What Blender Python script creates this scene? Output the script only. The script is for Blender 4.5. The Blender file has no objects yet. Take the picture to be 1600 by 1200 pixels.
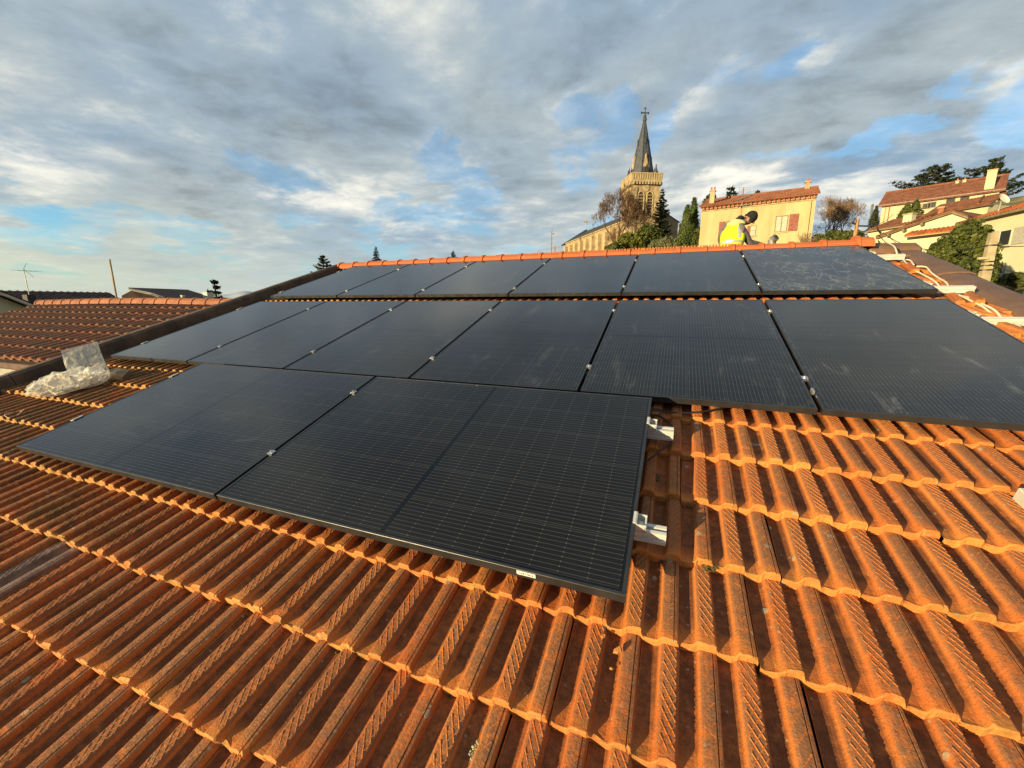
import bpy, bmesh, math, random
import numpy as np
from mathutils import Vector, Matrix
random.seed(7); rng = np.random.default_rng(11)
C = bpy.context.scene.collection
SC = bpy.context.scene
rad = math.radians

# ------------------------------------------------------------------ camera
F, ALPHA = 637.6, rad(17.6)
CAM = Vector((3.53406, -1.06735, 5.81484))
RX, RY, RZ = Vector((.9320, .3624, -.0009)), Vector((.0693, -.1807, -.9811)), Vector((-.3557, .9143, -.1935))
RZ.normalize(); RX = (RX - RZ*RX.dot(RZ)).normalized(); RY = RZ.cross(RX)
cd = bpy.data.cameras.new('camera'); cam = bpy.data.objects.new('camera', cd); C.objects.link(cam)
cd.sensor_width = 36; cd.lens = 36*F/1600; cd.clip_start = .05; cd.clip_end = 60000
mw = Matrix((( RX.x, -RY.x, -RZ.x, CAM.x), (RX.y, -RY.y, -RZ.y, CAM.y), (RX.z, -RY.z, -RZ.z, CAM.z), (0, 0, 0, 1)))
cam.matrix_world = mw; SC.camera = cam
def ray(x, y): return RX*((x-800)/F) + RY*((y-600)/F) + RZ
def at(x, y, Z): return CAM + ray(x, y)*Z           # world point seen at photo pixel (x, y), Z metres deep
def dpx(x, y): return ray(x, y).normalized()
CA, SA = math.cos(ALPHA), math.sin(ALPHA)
def rp(u, v, n): return Vector((u, v*CA - n*SA, 5 + v*SA + n*CA))     # roof coordinates -> world

# ------------------------------------------------------------------ render / view
SC.view_settings.view_transform = 'Standard'; SC.view_settings.look = 'None'
SC.view_settings.exposure = 1.25; SC.view_settings.gamma = 1; SC.view_settings.use_curve_mapping = False

# ------------------------------------------------------------------ node helpers
class G:
    def __init__(s, nt): s.nt = nt; s.n = nt.nodes; s.l = nt.links
    def new(s, t, **kw):
        n = s.n.new(t)
        for k, v in kw.items(): setattr(n, k, v)
        return n
    def put(s, sock, v):
        if v is None: return
        if isinstance(v, bpy.types.NodeSocket): s.l.new(v, sock)
        else:
            if isinstance(v, (tuple, list, Vector)) and len(v) == 3 and sock.type == 'RGBA': v = (*v, 1)
            sock.default_value = v
    def m(s, op, a, b=None, c=None, clamp=False):
        n = s.new('ShaderNodeMath', operation=op, use_clamp=clamp)
        s.put(n.inputs[0], a); s.put(n.inputs[1], b); s.put(n.inputs[2], c)
        return n.outputs[0]
    def v(s, op, a, b=None, sc=None):
        n = s.new('ShaderNodeVectorMath', operation=op)
        s.put(n.inputs[0], a); s.put(n.inputs[1], b)
        if sc is not None: s.put(n.inputs['Scale'], sc)
        return n.outputs['Value'] if op in ('DOT_PRODUCT', 'LENGTH', 'DISTANCE') else n.outputs[0]
    def sep(s, a):
        n = s.new('ShaderNodeSeparateXYZ'); s.put(n.inputs[0], a); return n.outputs
    def comb(s, x, y, z):
        n = s.new('ShaderNodeCombineXYZ'); s.put(n.inputs[0], x); s.put(n.inputs[1], y); s.put(n.inputs[2], z); return n.outputs[0]
    def noise(s, vec, scale, detail=4, rough=.5, dist=0, col=False):
        n = s.new('ShaderNodeTexNoise'); s.put(n.inputs['Vector'], vec)
        n.inputs['Scale'].default_value = scale; n.inputs['Detail'].default_value = detail
        n.inputs['Roughness'].default_value = rough; n.inputs['Distortion'].default_value = dist
        return n.outputs['Color' if col else 'Fac']
    def vor(s, vec, scale, feat='F1', out='Distance', rand=1):
        n = s.new('ShaderNodeTexVoronoi', feature=feat); s.put(n.inputs['Vector'], vec)
        n.inputs['Scale'].default_value = scale; n.inputs['Randomness'].default_value = rand
        return n.outputs[out]
    def ss(s, x, a, b, lo=0, hi=1):
        n = s.new('ShaderNodeMapRange', interpolation_type='SMOOTHSTEP'); s.put(n.inputs[0], x)
        for i, q in enumerate((a, b, lo, hi)): s.put(n.inputs[1+i], q)
        return n.outputs[0]
    def lin(s, x, a, b, lo=0, hi=1):
        n = s.new('ShaderNodeMapRange'); s.put(n.inputs[0], x)
        for i, q in enumerate((a, b, lo, hi)): s.put(n.inputs[1+i], q)
        return n.outputs[0]
    def mix(s, f, a, b, bl='MIX'):
        n = s.new('ShaderNodeMix', data_type='RGBA', blend_type=bl)
        s.put(n.inputs[0], f); s.put(n.inputs[6], a); s.put(n.inputs[7], b); return n.outputs[2]
    def attr(s, name, kind='GEOMETRY', out='Fac'):
        n = s.new('ShaderNodeAttribute', attribute_type=kind, attribute_name=name); return n.outputs[out]
    def bump(s, h, strength=.3, dist=.01, nrm=None):
        n = s.new('ShaderNodeBump'); s.put(n.inputs['Height'], h)
        n.inputs['Strength'].default_value = strength; n.inputs['Distance'].default_value = dist
        if nrm is not None: s.put(n.inputs['Normal'], nrm)
        return n.outputs[0]

# ------------------------------------------------------------------ sun and sky
SUNV = Vector((-1.5, -2.30, .33)).normalized()           # towards the sun: low, behind the camera to the left
sd = bpy.data.lights.new('sun', 'SUN'); sd.energy = 5.0; sd.angle = rad(.5); sd.color = (1, .79, .42)
so = bpy.data.objects.new('sun', sd); C.objects.link(so); so.rotation_euler = SUNV.to_track_quat('Z', 'Y').to_euler(); so.location = (-20, -30, 40)
EL = math.asin(SUNV.z); AZ = math.atan2(SUNV.x, SUNV.y)

world = bpy.data.worlds.new('World'); SC.world = world; world.use_nodes = True
g = G(world.node_tree); g.n.clear()
out = g.new('ShaderNodeOutputWorld')
sky = g.new('ShaderNodeTexSky', sky_type='NISHITA', sun_disc=False, sun_elevation=EL, sun_rotation=AZ % (2*math.pi), altitude=300, air_density=1.0, dust_density=.6, ozone_density=2.5)
bgs = g.new('ShaderNodeBackground'); bgs.inputs[1].default_value = .095
D = g.new('ShaderNodeTexCoord').outputs['Generated']
dx, dy, dz = g.sep(D)
# clouds lie on a flat layer seen in perspective; streaks run towards one far point
st = dpx(640, 470); sa = math.atan2(st.x, st.y)
zz = g.m('ADD', g.m('MAXIMUM', dz, 0.0), .19)
px_, py_ = g.m('DIVIDE', dx, zz), g.m('DIVIDE', dy, zz)
al = g.m('ADD', g.m('MULTIPLY', px_, math.sin(sa)), g.m('MULTIPLY', py_, math.cos(sa)))
ac = g.m('SUBTRACT', g.m('MULTIPLY', px_, math.cos(sa)), g.m('MULTIPLY', py_, math.sin(sa)))
P = g.comb(g.m('MULTIPLY', al, .86), g.m('MULTIPLY', ac, 1.0), 3.7)
warp = g.noise(P, .9, 3, .5, 0, True)
P2 = g.v('ADD', P, g.v('SCALE', g.v('SUBTRACT', warp, (.5, .5, .5)), sc=.55))
n1 = g.noise(P2, 1.9, 8, .60)
zq = g.m('ADD', g.m('MAXIMUM', dz, 0.0), .095); qx, qy = g.m('DIVIDE', dx, zq), g.m('DIVIDE', dy, zq)
Pq = g.v('ADD', g.comb(g.m('MULTIPLY', qx, .9), qy, 1.3), g.v('SCALE', g.v('SUBTRACT', warp, (.5, .5, .5)), sc=.5))
n2 = g.noise(g.v('ADD', Pq, (5.2, 1.7, 0)), 2.9, 7, .62)
n3 = g.noise(g.v('ADD', P2, (-3.1, 8.2, 1)), 1.1, 4, .5)
# where the gaps, the bright banks and the heavy banks of this sky lie (azimuth / elevation, ragged by noise)
az = g.m('ADD', g.m('ARCTAN2', dx, dy), g.m('MULTIPLY', g.m('SUBTRACT', n2, .5), .16))
el = g.m('ADD', g.m('ARCSINE', dz), g.m('MULTIPLY', g.m('SUBTRACT', n1, .5), .22))
def lobes(items):
    tot = None
    for (x, y, x2, y2, wid, amp) in items:              # from pixel to pixel, half-width in pixels
        a, b = dpx(x, y), dpx(x2, y2)
        A = (math.atan2(a.x, a.y), math.asin(a.z)); B = (math.atan2(b.x, b.y), math.asin(b.z))
        cx, cy = (A[0]+B[0])/2, (A[1]+B[1])/2
        L = math.hypot(B[0]-A[0], B[1]-A[1])/2 + wid/F*.6; t = math.atan2(B[1]-A[1], B[0]-A[0]); w = wid/F*.8
        ex, ey = g.m('SUBTRACT', az, cx), g.m('SUBTRACT', el, cy)
        s1 = g.m('ADD', g.m('MULTIPLY', ex, math.cos(t)/L), g.m('MULTIPLY', ey, math.sin(t)/L))
        s2 = g.m('ADD', g.m('MULTIPLY', ex, -math.sin(t)/w), g.m('MULTIPLY', ey, math.cos(t)/w))
        q = g.m('ADD', g.m('MULTIPLY', s1, s1), g.m('MULTIPLY', s2, s2))
        e = g.m('MULTIPLY', g.m('EXPONENT', g.m('MULTIPLY', q, -.9)), amp)
        tot = e if tot is None else g.m('ADD', tot, e)
    return tot
cover_l = lobes([(375, 262, 500, 268, 26, -0.35), (650, 245, 730, 270, 22, -0.19), (600, 325, 760, 318, 26, -0.19), (0, 342, 130, 352, 20, -0.40), (300, 357, 350, 359, 8, -0.23),
                 (960, 215, 970, 170, 16, -0.19), (1015, 240, 1040, 190, 18, -0.26), (1120, 256, 1300, 238, 12, -0.14), (1290, 228, 1440, 198, 13, -0.26), (1020, 306, 1340, 290, 24, .22), (1340, 275, 1600, 245, 26, .22), (980, 140, 1150, 60, 40, .10), (1530, 215, 1600, 205, 14, -0.21),
                 (470, 175, 520, 190, 20, -0.09), (1190, 120, 1270, 70, 16, -0.19), (945, 370, 960, 350, 14, -0.23), (880, 200, 910, 190, 20, -0.12), (20, 165, 60, 180, 20, -0.06), (1570, 225, 1600, 222, 12, -0.12),
                 (120, 300, 400, 310, 38, .20), (250, 120, 700, 150, 110, .16), (1050, 240, 1500, 110, 50, .16), (1300, 40, 1600, 20, 60, .12), (800, 120, 900, 60, 80, .10)])
bright_l = lobes([(0, 262, 130, 280, 38, .65), (430, 318, 600, 295, 26, .55), (1230, 125, 1310, 75, 14, .55), (1060, 300, 1230, 278, 16, .6), (1290, 330, 1380, 320, 40, .5), (1250, 290, 1560, 245, 26, .45), (1540, 160, 1600, 145, 16, .35), (560, 365, 800, 345, 18, .35),
                  (170, 180, 240, 210, 16, .25), (880, 175, 920, 140, 16, .40), (1060, 190, 1110, 160, 22, .3), (960, 330, 1100, 320, 20, .3), (640, 230, 690, 215, 18, .2), (330, 60, 480, 40, 50, .2), (560, 20, 700, 30, 40, .2), (60, 350, 110, 352, 8, .5),
                  (60, 315, 420, 335, 22, -.30), (1120, 225, 1400, 165, 45, -.22), (300, 120, 600, 160, 70, -.16), (1450, 60, 1600, 30, 60, -.1), (800, 200, 960, 150, 60, -.12), (150, 240, 420, 280, 22, -.12)])
dens = g.m('ADD', g.m('ADD', g.m('MULTIPLY', n1, .9), g.m('MULTIPLY', n2, .25)), cover_l)
cover = g.ss(dens, .40, .57)
cover = g.m('MAXIMUM', cover, g.m('MULTIPLY', g.ss(dens, .16, .44), .5))      # thin veil
lum = g.m('ADD', g.m('ADD', g.m('MULTIPLY', g.m('SUBTRACT', n2, .5), 1.4), g.m('MULTIPLY', g.m('SUBTRACT', n3, .5), .9)), bright_l)
lum = g.m('SUBTRACT', lum, g.m('MULTIPLY', g.ss(dens, .6, .9), .12))
n5 = g.noise(g.v('ADD', Pq, (9.1, 4.4, 2)), 6.0, 5, .6)
lum = g.m('ADD', lum, g.m('MULTIPLY', g.m('SUBTRACT', n5, .5), .85))
tone = g.mix(g.ss(n3, .36, .62), (.215, .305, .400), (.320, .372, .395))
grey = g.mix(g.ss(lum, -.6, .1), g.mix(.4, (.165, .200, .225), g.v('SCALE', tone, sc=.68)), tone)
lum = g.m('ADD', lum, g.m('MULTIPLY', g.ss(dens, .46, .62, 1, 0), .16))
cl = g.mix(g.ss(lum, .0, .90), grey, (.76, .73, .64))
# evening air near the horizon, palest and yellowest on the left
lowb = g.ss(el, .02, .24, 1, 0)
leftw = g.ss(az, -1.35, -.55, 1, .25)
hz = g.mix(leftw, (.37, .44, .48), (.53, .545, .40))
cl = g.mix(g.m('MULTIPLY', lowb, .75), cl, hz)
cover = g.m('MAXIMUM', cover, g.m('MULTIPLY', g.ss(el, -.02, .10, 1, 0), .8))
bgc = g.new('ShaderNodeBackground'); g.put(bgc.inputs[0], cl); bgc.inputs[1].default_value = .60
tint = g.mix(.22, g.mix(1.0, sky.outputs[0], (.78, 1.18, 1.34), 'MULTIPLY'), (1.9, 2.6, 3.1)); g.put(bgs.inputs[0], tint)
mx = g.new('ShaderNodeMixShader'); g.put(mx.inputs[0], cover); g.l.new(bgs.outputs[0], mx.inputs[1]); g.l.new(bgc.outputs[0], mx.inputs[2])
g.l.new(mx.outputs[0], out.inputs[0])
world.cycles.sampling_method = 'MANUAL'; world.cycles.sample_map_resolution = 512

# ------------------------------------------------------------------ mesh helpers
class MB:
    def __init__(s): s.v = []; s.f = []; s.mi = []; s.cur = 0
    def add(s, vs, fs):
        o = len(s.v); s.v += [tuple(p) for p in vs]; s.f += [tuple(i+o for i in q) for q in fs]; s.mi += [s.cur]*len(fs)
    def box(s, c, sx, sy, sz, X=(1, 0, 0), Y=(0, 1, 0), Z=(0, 0, 1)):
        c, X, Y, Z = Vector(c), Vector(X)*sx/2, Vector(Y)*sy/2, Vector(Z)*sz/2
        s.add([c+X*a+Y*b+Z*d for a, b, d in ((-1,-1,-1),(1,-1,-1),(1,1,-1),(-1,1,-1),(-1,-1,1),(1,-1,1),(1,1,1),(-1,1,1))],
              [(0,3,2,1),(4,5,6,7),(0,1,5,4),(1,2,6,5),(2,3,7,6),(3,0,4,7)])
    def bx(s, x0, x1, y0, y1, z0, z1): s.box(((x0+x1)/2, (y0+y1)/2, (z0+z1)/2), x1-x0, y1-y0, z1-z0)
    def prism(s, poly, d):                              # closed polygon of world points pushed along d
        n = len(poly); d = Vector(d); P = [Vector(p) for p in poly]
        s.add(P + [p+d for p in P], [tuple(range(n))[::-1], tuple(range(n, 2*n))] + [(i, (i+1) % n, n+(i+1) % n, n+i) for i in range(n)])
    def tube(s, pts, r, k=6, cap=True):
        pts = [Vector(p) for p in pts]; R = r if isinstance(r, (list, tuple)) else [r]*len(pts)
        o = []; up = Vector((.13, .21, 1)); vs = []
        for i, p in enumerate(pts):
            t = (pts[min(i+1, len(pts)-1)] - pts[max(i-1, 0)])
            if t.length < 1e-9: t = Vector((0, 0, 1))
            t.normalize(); a = t.cross(up)
            if a.length < .1: a = t.cross(Vector((1, 0, 0)))
            a.normalize(); b = t.cross(a)
            for j in range(k):
                q = 2*math.pi*j/k; vs.append(p + (a*math.cos(q) + b*math.sin(q))*R[i])
        fs = [(i*k+j, i*k+(j+1) % k, (i+1)*k+(j+1) % k, (i+1)*k+j) for i in range(len(pts)-1) for j in range(k)]
        if cap: fs += [tuple(range(k))[::-1], tuple(range((len(pts)-1)*k, len(pts)*k))]
        s.add(vs, fs)
    def lathe(s, prof, c, k=16):                         # (radius, height) rings about a vertical axis
        c = Vector(c); vs = []
        for r, z in prof:
            for j in range(k): vs.append(c + Vector((r*math.cos(2*math.pi*j/k), r*math.sin(2*math.pi*j/k), z)))
        n = len(prof)
        s.add(vs, [(i*k+j, i*k+(j+1) % k, (i+1)*k+(j+1) % k, (i+1)*k+j) for i in range(n-1) for j in range(k)] + [tuple(range(k))[::-1], tuple(range((n-1)*k, n*k))])
    def mesh(s, name, mats, org=(0, 0, 0), smooth=False):
        me = bpy.data.meshes.new(name); ox, oy, oz = org
        me.from_pydata([(x-ox, y-oy, z-oz) for x, y, z in s.v], [], s.f)
        for m_ in (mats if isinstance(mats, (list, tuple)) else [mats]): me.materials.append(m_)
        if isinstance(mats, (list, tuple)): me.polygons.foreach_set('material_index', s.mi)
        if smooth: me.polygons.foreach_set('use_smooth', [True]*len(s.f))
        me.update(); return me
    def build(s, name, mats, parent=None, smooth=False, bevel=0, org=None, loc=None):
        o_ = org if org is not None else (parent.location if parent is not None else (0, 0, 0))
        if loc is not None: o_ = (0, 0, 0)               # loc: the vertices are already local
        me = s.mesh(name, mats, o_, smooth)
        if bevel:
            bm = bmesh.new(); bm.from_mesh(me); bmesh.ops.remove_doubles(bm, verts=bm.verts, dist=1e-5)
            bmesh.ops.bevel(bm, geom=list(bm.edges), offset=bevel, segments=1, affect='EDGES', clamp_overlap=True)
            bm.to_mesh(me); bm.free()
        ob = bpy.data.objects.new(name, me); C.objects.link(ob)
        if parent is not None: ob.parent = parent
        elif org is not None: ob.location = org
        if loc is not None: ob.location = loc
        return ob
def quads(name, V, mats, parent=None, tri=False, org=None, smooth=False):   # V: (N, 4, 3) or (N, 3, 3) array
    V = np.asarray(V, np.float32); n, k = V.shape[0], V.shape[1]
    o_ = np.array(org if org is not None else (parent.location if parent is not None else (0, 0, 0)), np.float32)
    me = bpy.data.meshes.new(name); me.vertices.add(n*k); me.vertices.foreach_set('co', (V.reshape(-1, 3)-o_).ravel())
    me.loops.add(n*k); me.loops.foreach_set('vertex_index', np.arange(n*k, dtype=np.int32))
    me.polygons.add(n); me.polygons.foreach_set('loop_start', np.arange(n, dtype=np.int32)*k); me.polygons.foreach_set('loop_total', np.full(n, k, np.int32))
    me.update(calc_edges=True); me.materials.append(mats)
    ob = bpy.data.objects.new(name, me); C.objects.link(ob)
    if parent is not None: ob.parent = parent
    elif org is not None: ob.location = org
    return ob
def tag(o, label=None, cat=None, group=None, kind=None):
    if label: o['label'] = label
    if cat: o['category'] = cat
    if group: o['group'] = group
    if kind: o['kind'] = kind
    return o
def thing(name, loc, label, cat, group=None, rot=(0, 0, 0)):
    o = bpy.data.objects.new(name, None); C.objects.link(o); o.location = Vector(loc); o.rotation_euler = rot; o.empty_display_size = .2
    return tag(o, label, cat, group)

# ------------------------------------------------------------------ materials
ALB = .70
def mat(name, col, rough=.8, var=.25, scale=6, bump=.0, bscale=40, metal=0, spec=.3, col2=None, stretch=None, detail=5, bdist=.01):
    if max(col) > .12: col = tuple(q*ALB for q in col); col2 = col2 and tuple(q*ALB for q in col2)
    m_ = bpy.data.materials.new(name); m_.use_nodes = True; g = G(m_.node_tree); b = g.n['Principled BSDF']
    pos = g.new('ShaderNodeNewGeometry').outputs['Position']
    if stretch: pos = g.v('MULTIPLY', pos, stretch)
    n = g.noise(pos, scale, detail, .6)
    c2 = col2 or tuple(max(0, c*(1-var*1.6)) for c in col)
    g.put(b.inputs['Base Color'], g.mix(g.ss(n, .3, .7), c2, tuple(min(1, c*(1+var*.5)) for c in col)))
    g.put(b.inputs['Roughness'], g.lin(g.noise(pos, scale*3, 3), .3, .7, max(0, rough-.1), min(1, rough+.08)))
    b.inputs['Metallic'].default_value = metal; b.inputs['Specular IOR Level'].default_value = spec
    if bump: g.put(b.inputs['Normal'], g.bump(g.noise(pos, bscale, 6, .65), bump, bdist))
    return m_
def leafmat(name, cols, rough=.7, transl=.25, scale=1.2, fine=14):
    m_ = bpy.data.materials.new(name); m_.use_nodes = True; g = G(m_.node_tree); b = g.n['Principled BSDF']
    pos = g.new('ShaderNodeNewGeometry').outputs['Position']
    ri = g.new('ShaderNodeNewGeometry').outputs['Random Per Island']
    c = g.mix(g.ss(g.noise(pos, scale, 3), .35, .65), cols[0], cols[1])
    c = g.mix(g.m('MULTIPLY', g.ss(ri, .55, 1), .8), c, cols[2])
    g.put(b.inputs['Base Color'], c); b.inputs['Roughness'].default_value = rough; b.inputs['Specular IOR Level'].default_value = .25
    t = g.new('ShaderNodeBsdfTranslucent'); g.put(t.inputs[0], c)
    mx = g.new('ShaderNodeMixShader'); mx.inputs[0].default_value = transl
    g.l.new(b.outputs[0], mx.inputs[1]); g.l.new(t.outputs[0], mx.inputs[2]); g.l.new(mx.outputs[0], g.n['Material Output'].inputs[0])
    return m_

def tile_material(name, base, deep, patina, moss, fine=1.0):
    m_ = bpy.data.materials.new(name); m_.use_nodes = True; g = G(m_.node_tree); b = g.n['Principled BSDF']
    pos = g.new('ShaderNodeNewGeometry').outputs['Position']
    rnd = g.m('FRACT', g.m('ADD', g.new('ShaderNodeObjectInfo').outputs['Random'], g.attr('tile_id')))
    wear = g.attr('wear')
    nA, nB, nC = g.noise(pos, 3.0*fine, 5, .6), g.noise(pos, 38*fine, 6, .7), g.noise(pos, 170*fine, 3, .6)
    c = g.mix(g.ss(nA, .3, .7), deep, base)
    c = g.mix(g.ss(rnd, .1, 1, 0, .75), c, deep)
    c = g.mix(g.m('MULTIPLY', g.ss(g.m('FRACT', g.m('MULTIPLY', rnd, 7.3)), .6, 1), .30), c, (base[0]*1.08, base[1]*1.35, base[2]*1.6))
    nD = g.noise(pos, 85*fine, 4, .65)
    c = g.mix(g.m('MULTIPLY', g.ss(nD, .52, .72), .40), c, deep)
    # dusty brown bloom on the tops of the ribs, broken up by wear
    pm = g.m('MULTIPLY', g.m('MULTIPLY', wear, g.ss(g.m('ADD', nB, g.m('MULTIPLY', g.m('SUBTRACT', nA, .5), .7)), .26, .54)), .88)
    c = g.mix(pm, c, patina)
    c = g.mix(g.m('MULTIPLY', g.ss(nC, .54, .74), .62), c, tuple(q*.45 for q in deep))
    c = g.mix(g.m('MULTIPLY', g.ss(nC, .28, .42, 1, 0), .25), c, (min(1, base[0]*1.15), base[1]*1.5, base[2]*2.0))
    ld = g.m('MULTIPLY', g.ss(g.sep(pos)[0], -1.2, 3.3, .60, 0), g.ss(nB, .26, .56)); c = g.mix(ld, c, (.130, .040, .016))  # shaded look of the left side, mixed into the tile colour
    # moss and algae, heaviest towards the left of the roof
    xl = g.ss(g.sep(pos)[0], -1.0, 3.6, .17, -.05)
    mo = g.ss(g.m('ADD', g.m('ADD', g.m('MULTIPLY', g.noise(pos, 2.1*fine, 4, .6), .6), g.m('MULTIPLY', g.noise(pos, 21*fine, 5, .7), .45)), xl), .58, .74)
    c = g.mix(g.m('MULTIPLY', mo, .62), c, moss)
    pan = g.attr('pan'); c = g.mix(g.m('MULTIPLY', pan, g.ss(g.m('ADD', nB, g.m('MULTIPLY', g.m('SUBTRACT', nA, .5), .9)), .25, .65, .40, .90)), c, (.095, .031, .011))  # deepens the rib shadows by painting the pans darker
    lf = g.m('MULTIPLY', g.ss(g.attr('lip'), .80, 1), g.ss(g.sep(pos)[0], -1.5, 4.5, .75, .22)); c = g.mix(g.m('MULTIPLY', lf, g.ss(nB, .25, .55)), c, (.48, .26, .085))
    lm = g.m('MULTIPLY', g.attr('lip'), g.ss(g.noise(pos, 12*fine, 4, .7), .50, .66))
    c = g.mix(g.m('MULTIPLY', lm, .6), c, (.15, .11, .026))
    # round crusts of pale lichen
    vd = g.vor(g.v('ADD', pos, g.v('SCALE', g.noise(pos, 60*fine, 2, .5, 0, True), sc=.012)), 11*fine)
    lich = g.m('MULTIPLY', g.ss(vd, .10, .13, 1, 0), g.ss(g.noise(pos, 5*fine, 2), .47, .53))
    c = g.mix(g.m('MULTIPLY', lich, g.ss(nC, .3, .6, .35, .8)), c, (.25, .235, .165))
    vd2 = g.vor(pos, 34*fine)
    l2 = g.m('MULTIPLY', g.ss(vd2, .10, .16, 1, 0), g.ss(g.noise(pos, 9*fine, 2), .47, .53))
    c = g.mix(g.m('MULTIPLY', l2, .6), c, (.27, .225, .165))
    g.put(b.inputs['Base Color'], c)
    g.put(b.inputs['Roughness'], g.lin(nB, .3, .7, .62, .92)); b.inputs['Specular IOR Level'].default_value = .25
    h = g.m('ADD', g.m('ADD', g.m('MULTIPLY', nB, .7), g.m('MULTIPLY', nC, .35)), g.m('ADD', g.m('MULTIPLY', lich, .25), g.m('MULTIPLY', mo, .2)))
    g.put(b.inputs['Normal'], g.bump(h, .75, .006/fine))
    return m_
M = {}
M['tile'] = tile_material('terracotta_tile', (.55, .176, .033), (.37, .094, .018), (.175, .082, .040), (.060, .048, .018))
M['tile_slick'] = mat('slick_grey_tile', (.27, .15, .095), .48, .35, 14, .4, 60, col2=(.15, .075, .045), spec=.5)
M['tile_neighbour'] = tile_material('neighbour_tile', (.25, .082, .043), (.19, .058, .030), (.18, .070, .040), (.11, .065, .035), .8)
M['ridge'] = mat('ridge_tile_clay', (.46, .128, .046), .75, .22, 5, .35, 60, col2=(.46, .12, .036), bdist=.006)
M['ridge_n'] = mat('neighbour_ridge_clay', (.37, .135, .065), .8, .2, 4, .3, 50)
M['frame'] = mat('black_anodised', (.018, .018, .02), .38, .2, 8, 0, metal=.0, spec=.5)
M['alu'] = mat('aluminium', (.74, .73, .71), .32, .08, 14, .1, 90, metal=.85, spec=.5, bdist=.002)
M['alu_white'] = mat('pale_aluminium', (.72, .72, .70), .42, .08, 14, .1, 90, metal=.25, spec=.5, bdist=.002)
M['sticker'] = mat('white_sticker', (.78, .78, .74), .5, .1, 60)
M['print'] = mat('black_print', (.03, .03, .03), .6, .1, 60)
M["cable_black"] = mat("black_cable", (.012, .012, .013), .45, .1, 30)
M['conduit'] = mat('cream_conduit', (.74, .64, .47), .5, .12, 25)
M['zinc'] = mat('brown_flashing', (.185, .100, .058), .62, .22, 3, .35, 24, col2=(.13, .070, .042), spec=.4)
M['beam'] = mat('brown_verge_board', (.155, .098, .060), .7, .3, 5, .4, 30, col2=(.075, .048, .032))
M['deck'] = mat('roof_deck', (.045, .026, .018), .9, .3, 4)
M['render_cream'] = mat('cream_render', (.52, .47, .31), .92, .10, 1.2, .25, 30)
M['render_yellow'] = mat('yellow_render', (.48, .39, .215), .92, .12, 1.1, .3, 12, col2=(.40, .315, .16), stretch=(1, 1, .22))
M['render_pale'] = mat('pale_render', (.58, .55, .37), .92, .07, .7, .2, 20)
M['render_white'] = mat('white_render', (.66, .62, .48), .92, .08, .9, .2, 20)
M['stone'] = mat('church_stone', (.39, .29, .16), .9, .28, 1.1, .5, 6, col2=(.25, .185, .105))
M['stone_pale'] = mat('pale_stone_trim', (.47, .36, .21), .88, .2, 1.6, .3, 10)
M['slate'] = mat('spire_slate', (.045, .052, .068), .62, .3, 3, .4, 20)
M['rooftile_far'] = mat('far_red_roof', (.25, .100, .056), .85, .28, 1.6, .4, 16, col2=(.16, .056, .032))
M['rooftile_far2'] = mat('far_brown_roof', (.24, .088, .040), .88, .35, 1.8, .4, 16, col2=(.13, .055, .03))
M['rooftile_orange'] = mat('far_orange_roof', (.40, .115, .036), .85, .25, 2.2, .4, 16)
M['rooftile_dark'] = mat('far_dark_roof', (.075, .042, .032), .85, .3, 1.8, .3, 16)
M['fascia'] = mat('grey_fascia', (.23, .18, .11), .7, .2, 3)
M['gutter'] = mat('brown_gutter', (.10, .055, .035), .5, .2, 3)
M['window'] = mat('window_glass', (.022, .026, .030), .5, .2, 1.5, spec=.08)
M['curtain'] = mat('pale_curtain', (.50, .45, .36), .9, .15, 6)
M['wframe'] = mat('window_frame', (.62, .58, .50), .6, .1, 5)
M['wframe_brown'] = mat('brown_window_frame', (.20, .12, .06), .6, .2, 5)
M['shutter_red'] = mat('red_shutter', (.30, .10, .075), .75, .3, 9, .2, 40)
M['shutter_grey'] = mat('grey_shutter', (.42, .40, .34), .7, .12, 6)
M['door_blue'] = mat('blue_grey_door', (.24, .30, .34), .6, .12, 4)
M['iron'] = mat('dark_iron', (.035, .033, .032), .55, .2, 8, metal=.3)
M['steel'] = mat('grey_steel', (.30, .29, .27), .5, .2, 9, metal=.4)
M['concrete'] = mat('pole_concrete', (.46, .37, .235), .9, .22, 3, .3, 30)
M['wood_pole'] = mat('timber_pole', (.40, .22, .10), .85, .25, 4)
M['dish'] = mat('satellite_dish', (.70, .66, .56), .5, .08, 6)
M['bark'] = mat('bare_bark', (.135, .075, .042), .9, .3, 2.5)
M['bark_pale'] = mat('pale_bark', (.25, .155, .085), .9, .3, 2.0)
M['bark_dark'] = mat('dark_bark', (.07, .045, .03), .9, .3, 2.5)
M['leaf_dark'] = leafmat('conifer_needles', ((.012, .022, .011), (.030, .043, .018), (.055, .052, .022)), .8, .12)
M['leaf_cedar'] = leafmat('cedar_needles', ((.016, .026, .016), (.032, .045, .025), (.055, .060, .030)), .8, .12)
M['leaf_cypress'] = leafmat('cypress_scales', ((.028, .046, .012), (.060, .082, .020), (.095, .105, .026)), .8, .15)
M['leaf_green'] = leafmat('evergreen_leaves', ((.030, .044, .010), (.080, .095, .018), (.125, .125, .026)), .55, .25)
M['leaf_yellow'] = leafmat('yellow_shrub_leaves', ((.070, .085, .012), (.115, .120, .018), (.16, .15, .03)), .6, .3)  # yellow-green is the leaves' own colour
M['leaf_grey'] = leafmat('grey_shrub_leaves', ((.085, .095, .045), (.13, .13, .065), (.19, .175, .095)), .7, .25)
M['vest'] = mat('hi_vis_yellow', (.80, .86, .015), .6, .08, 12, .3, 18)
M['vest_pale'] = mat('faded_hi_vis', (.72, .74, .34), .7, .12, 14, .3, 18)
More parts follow.
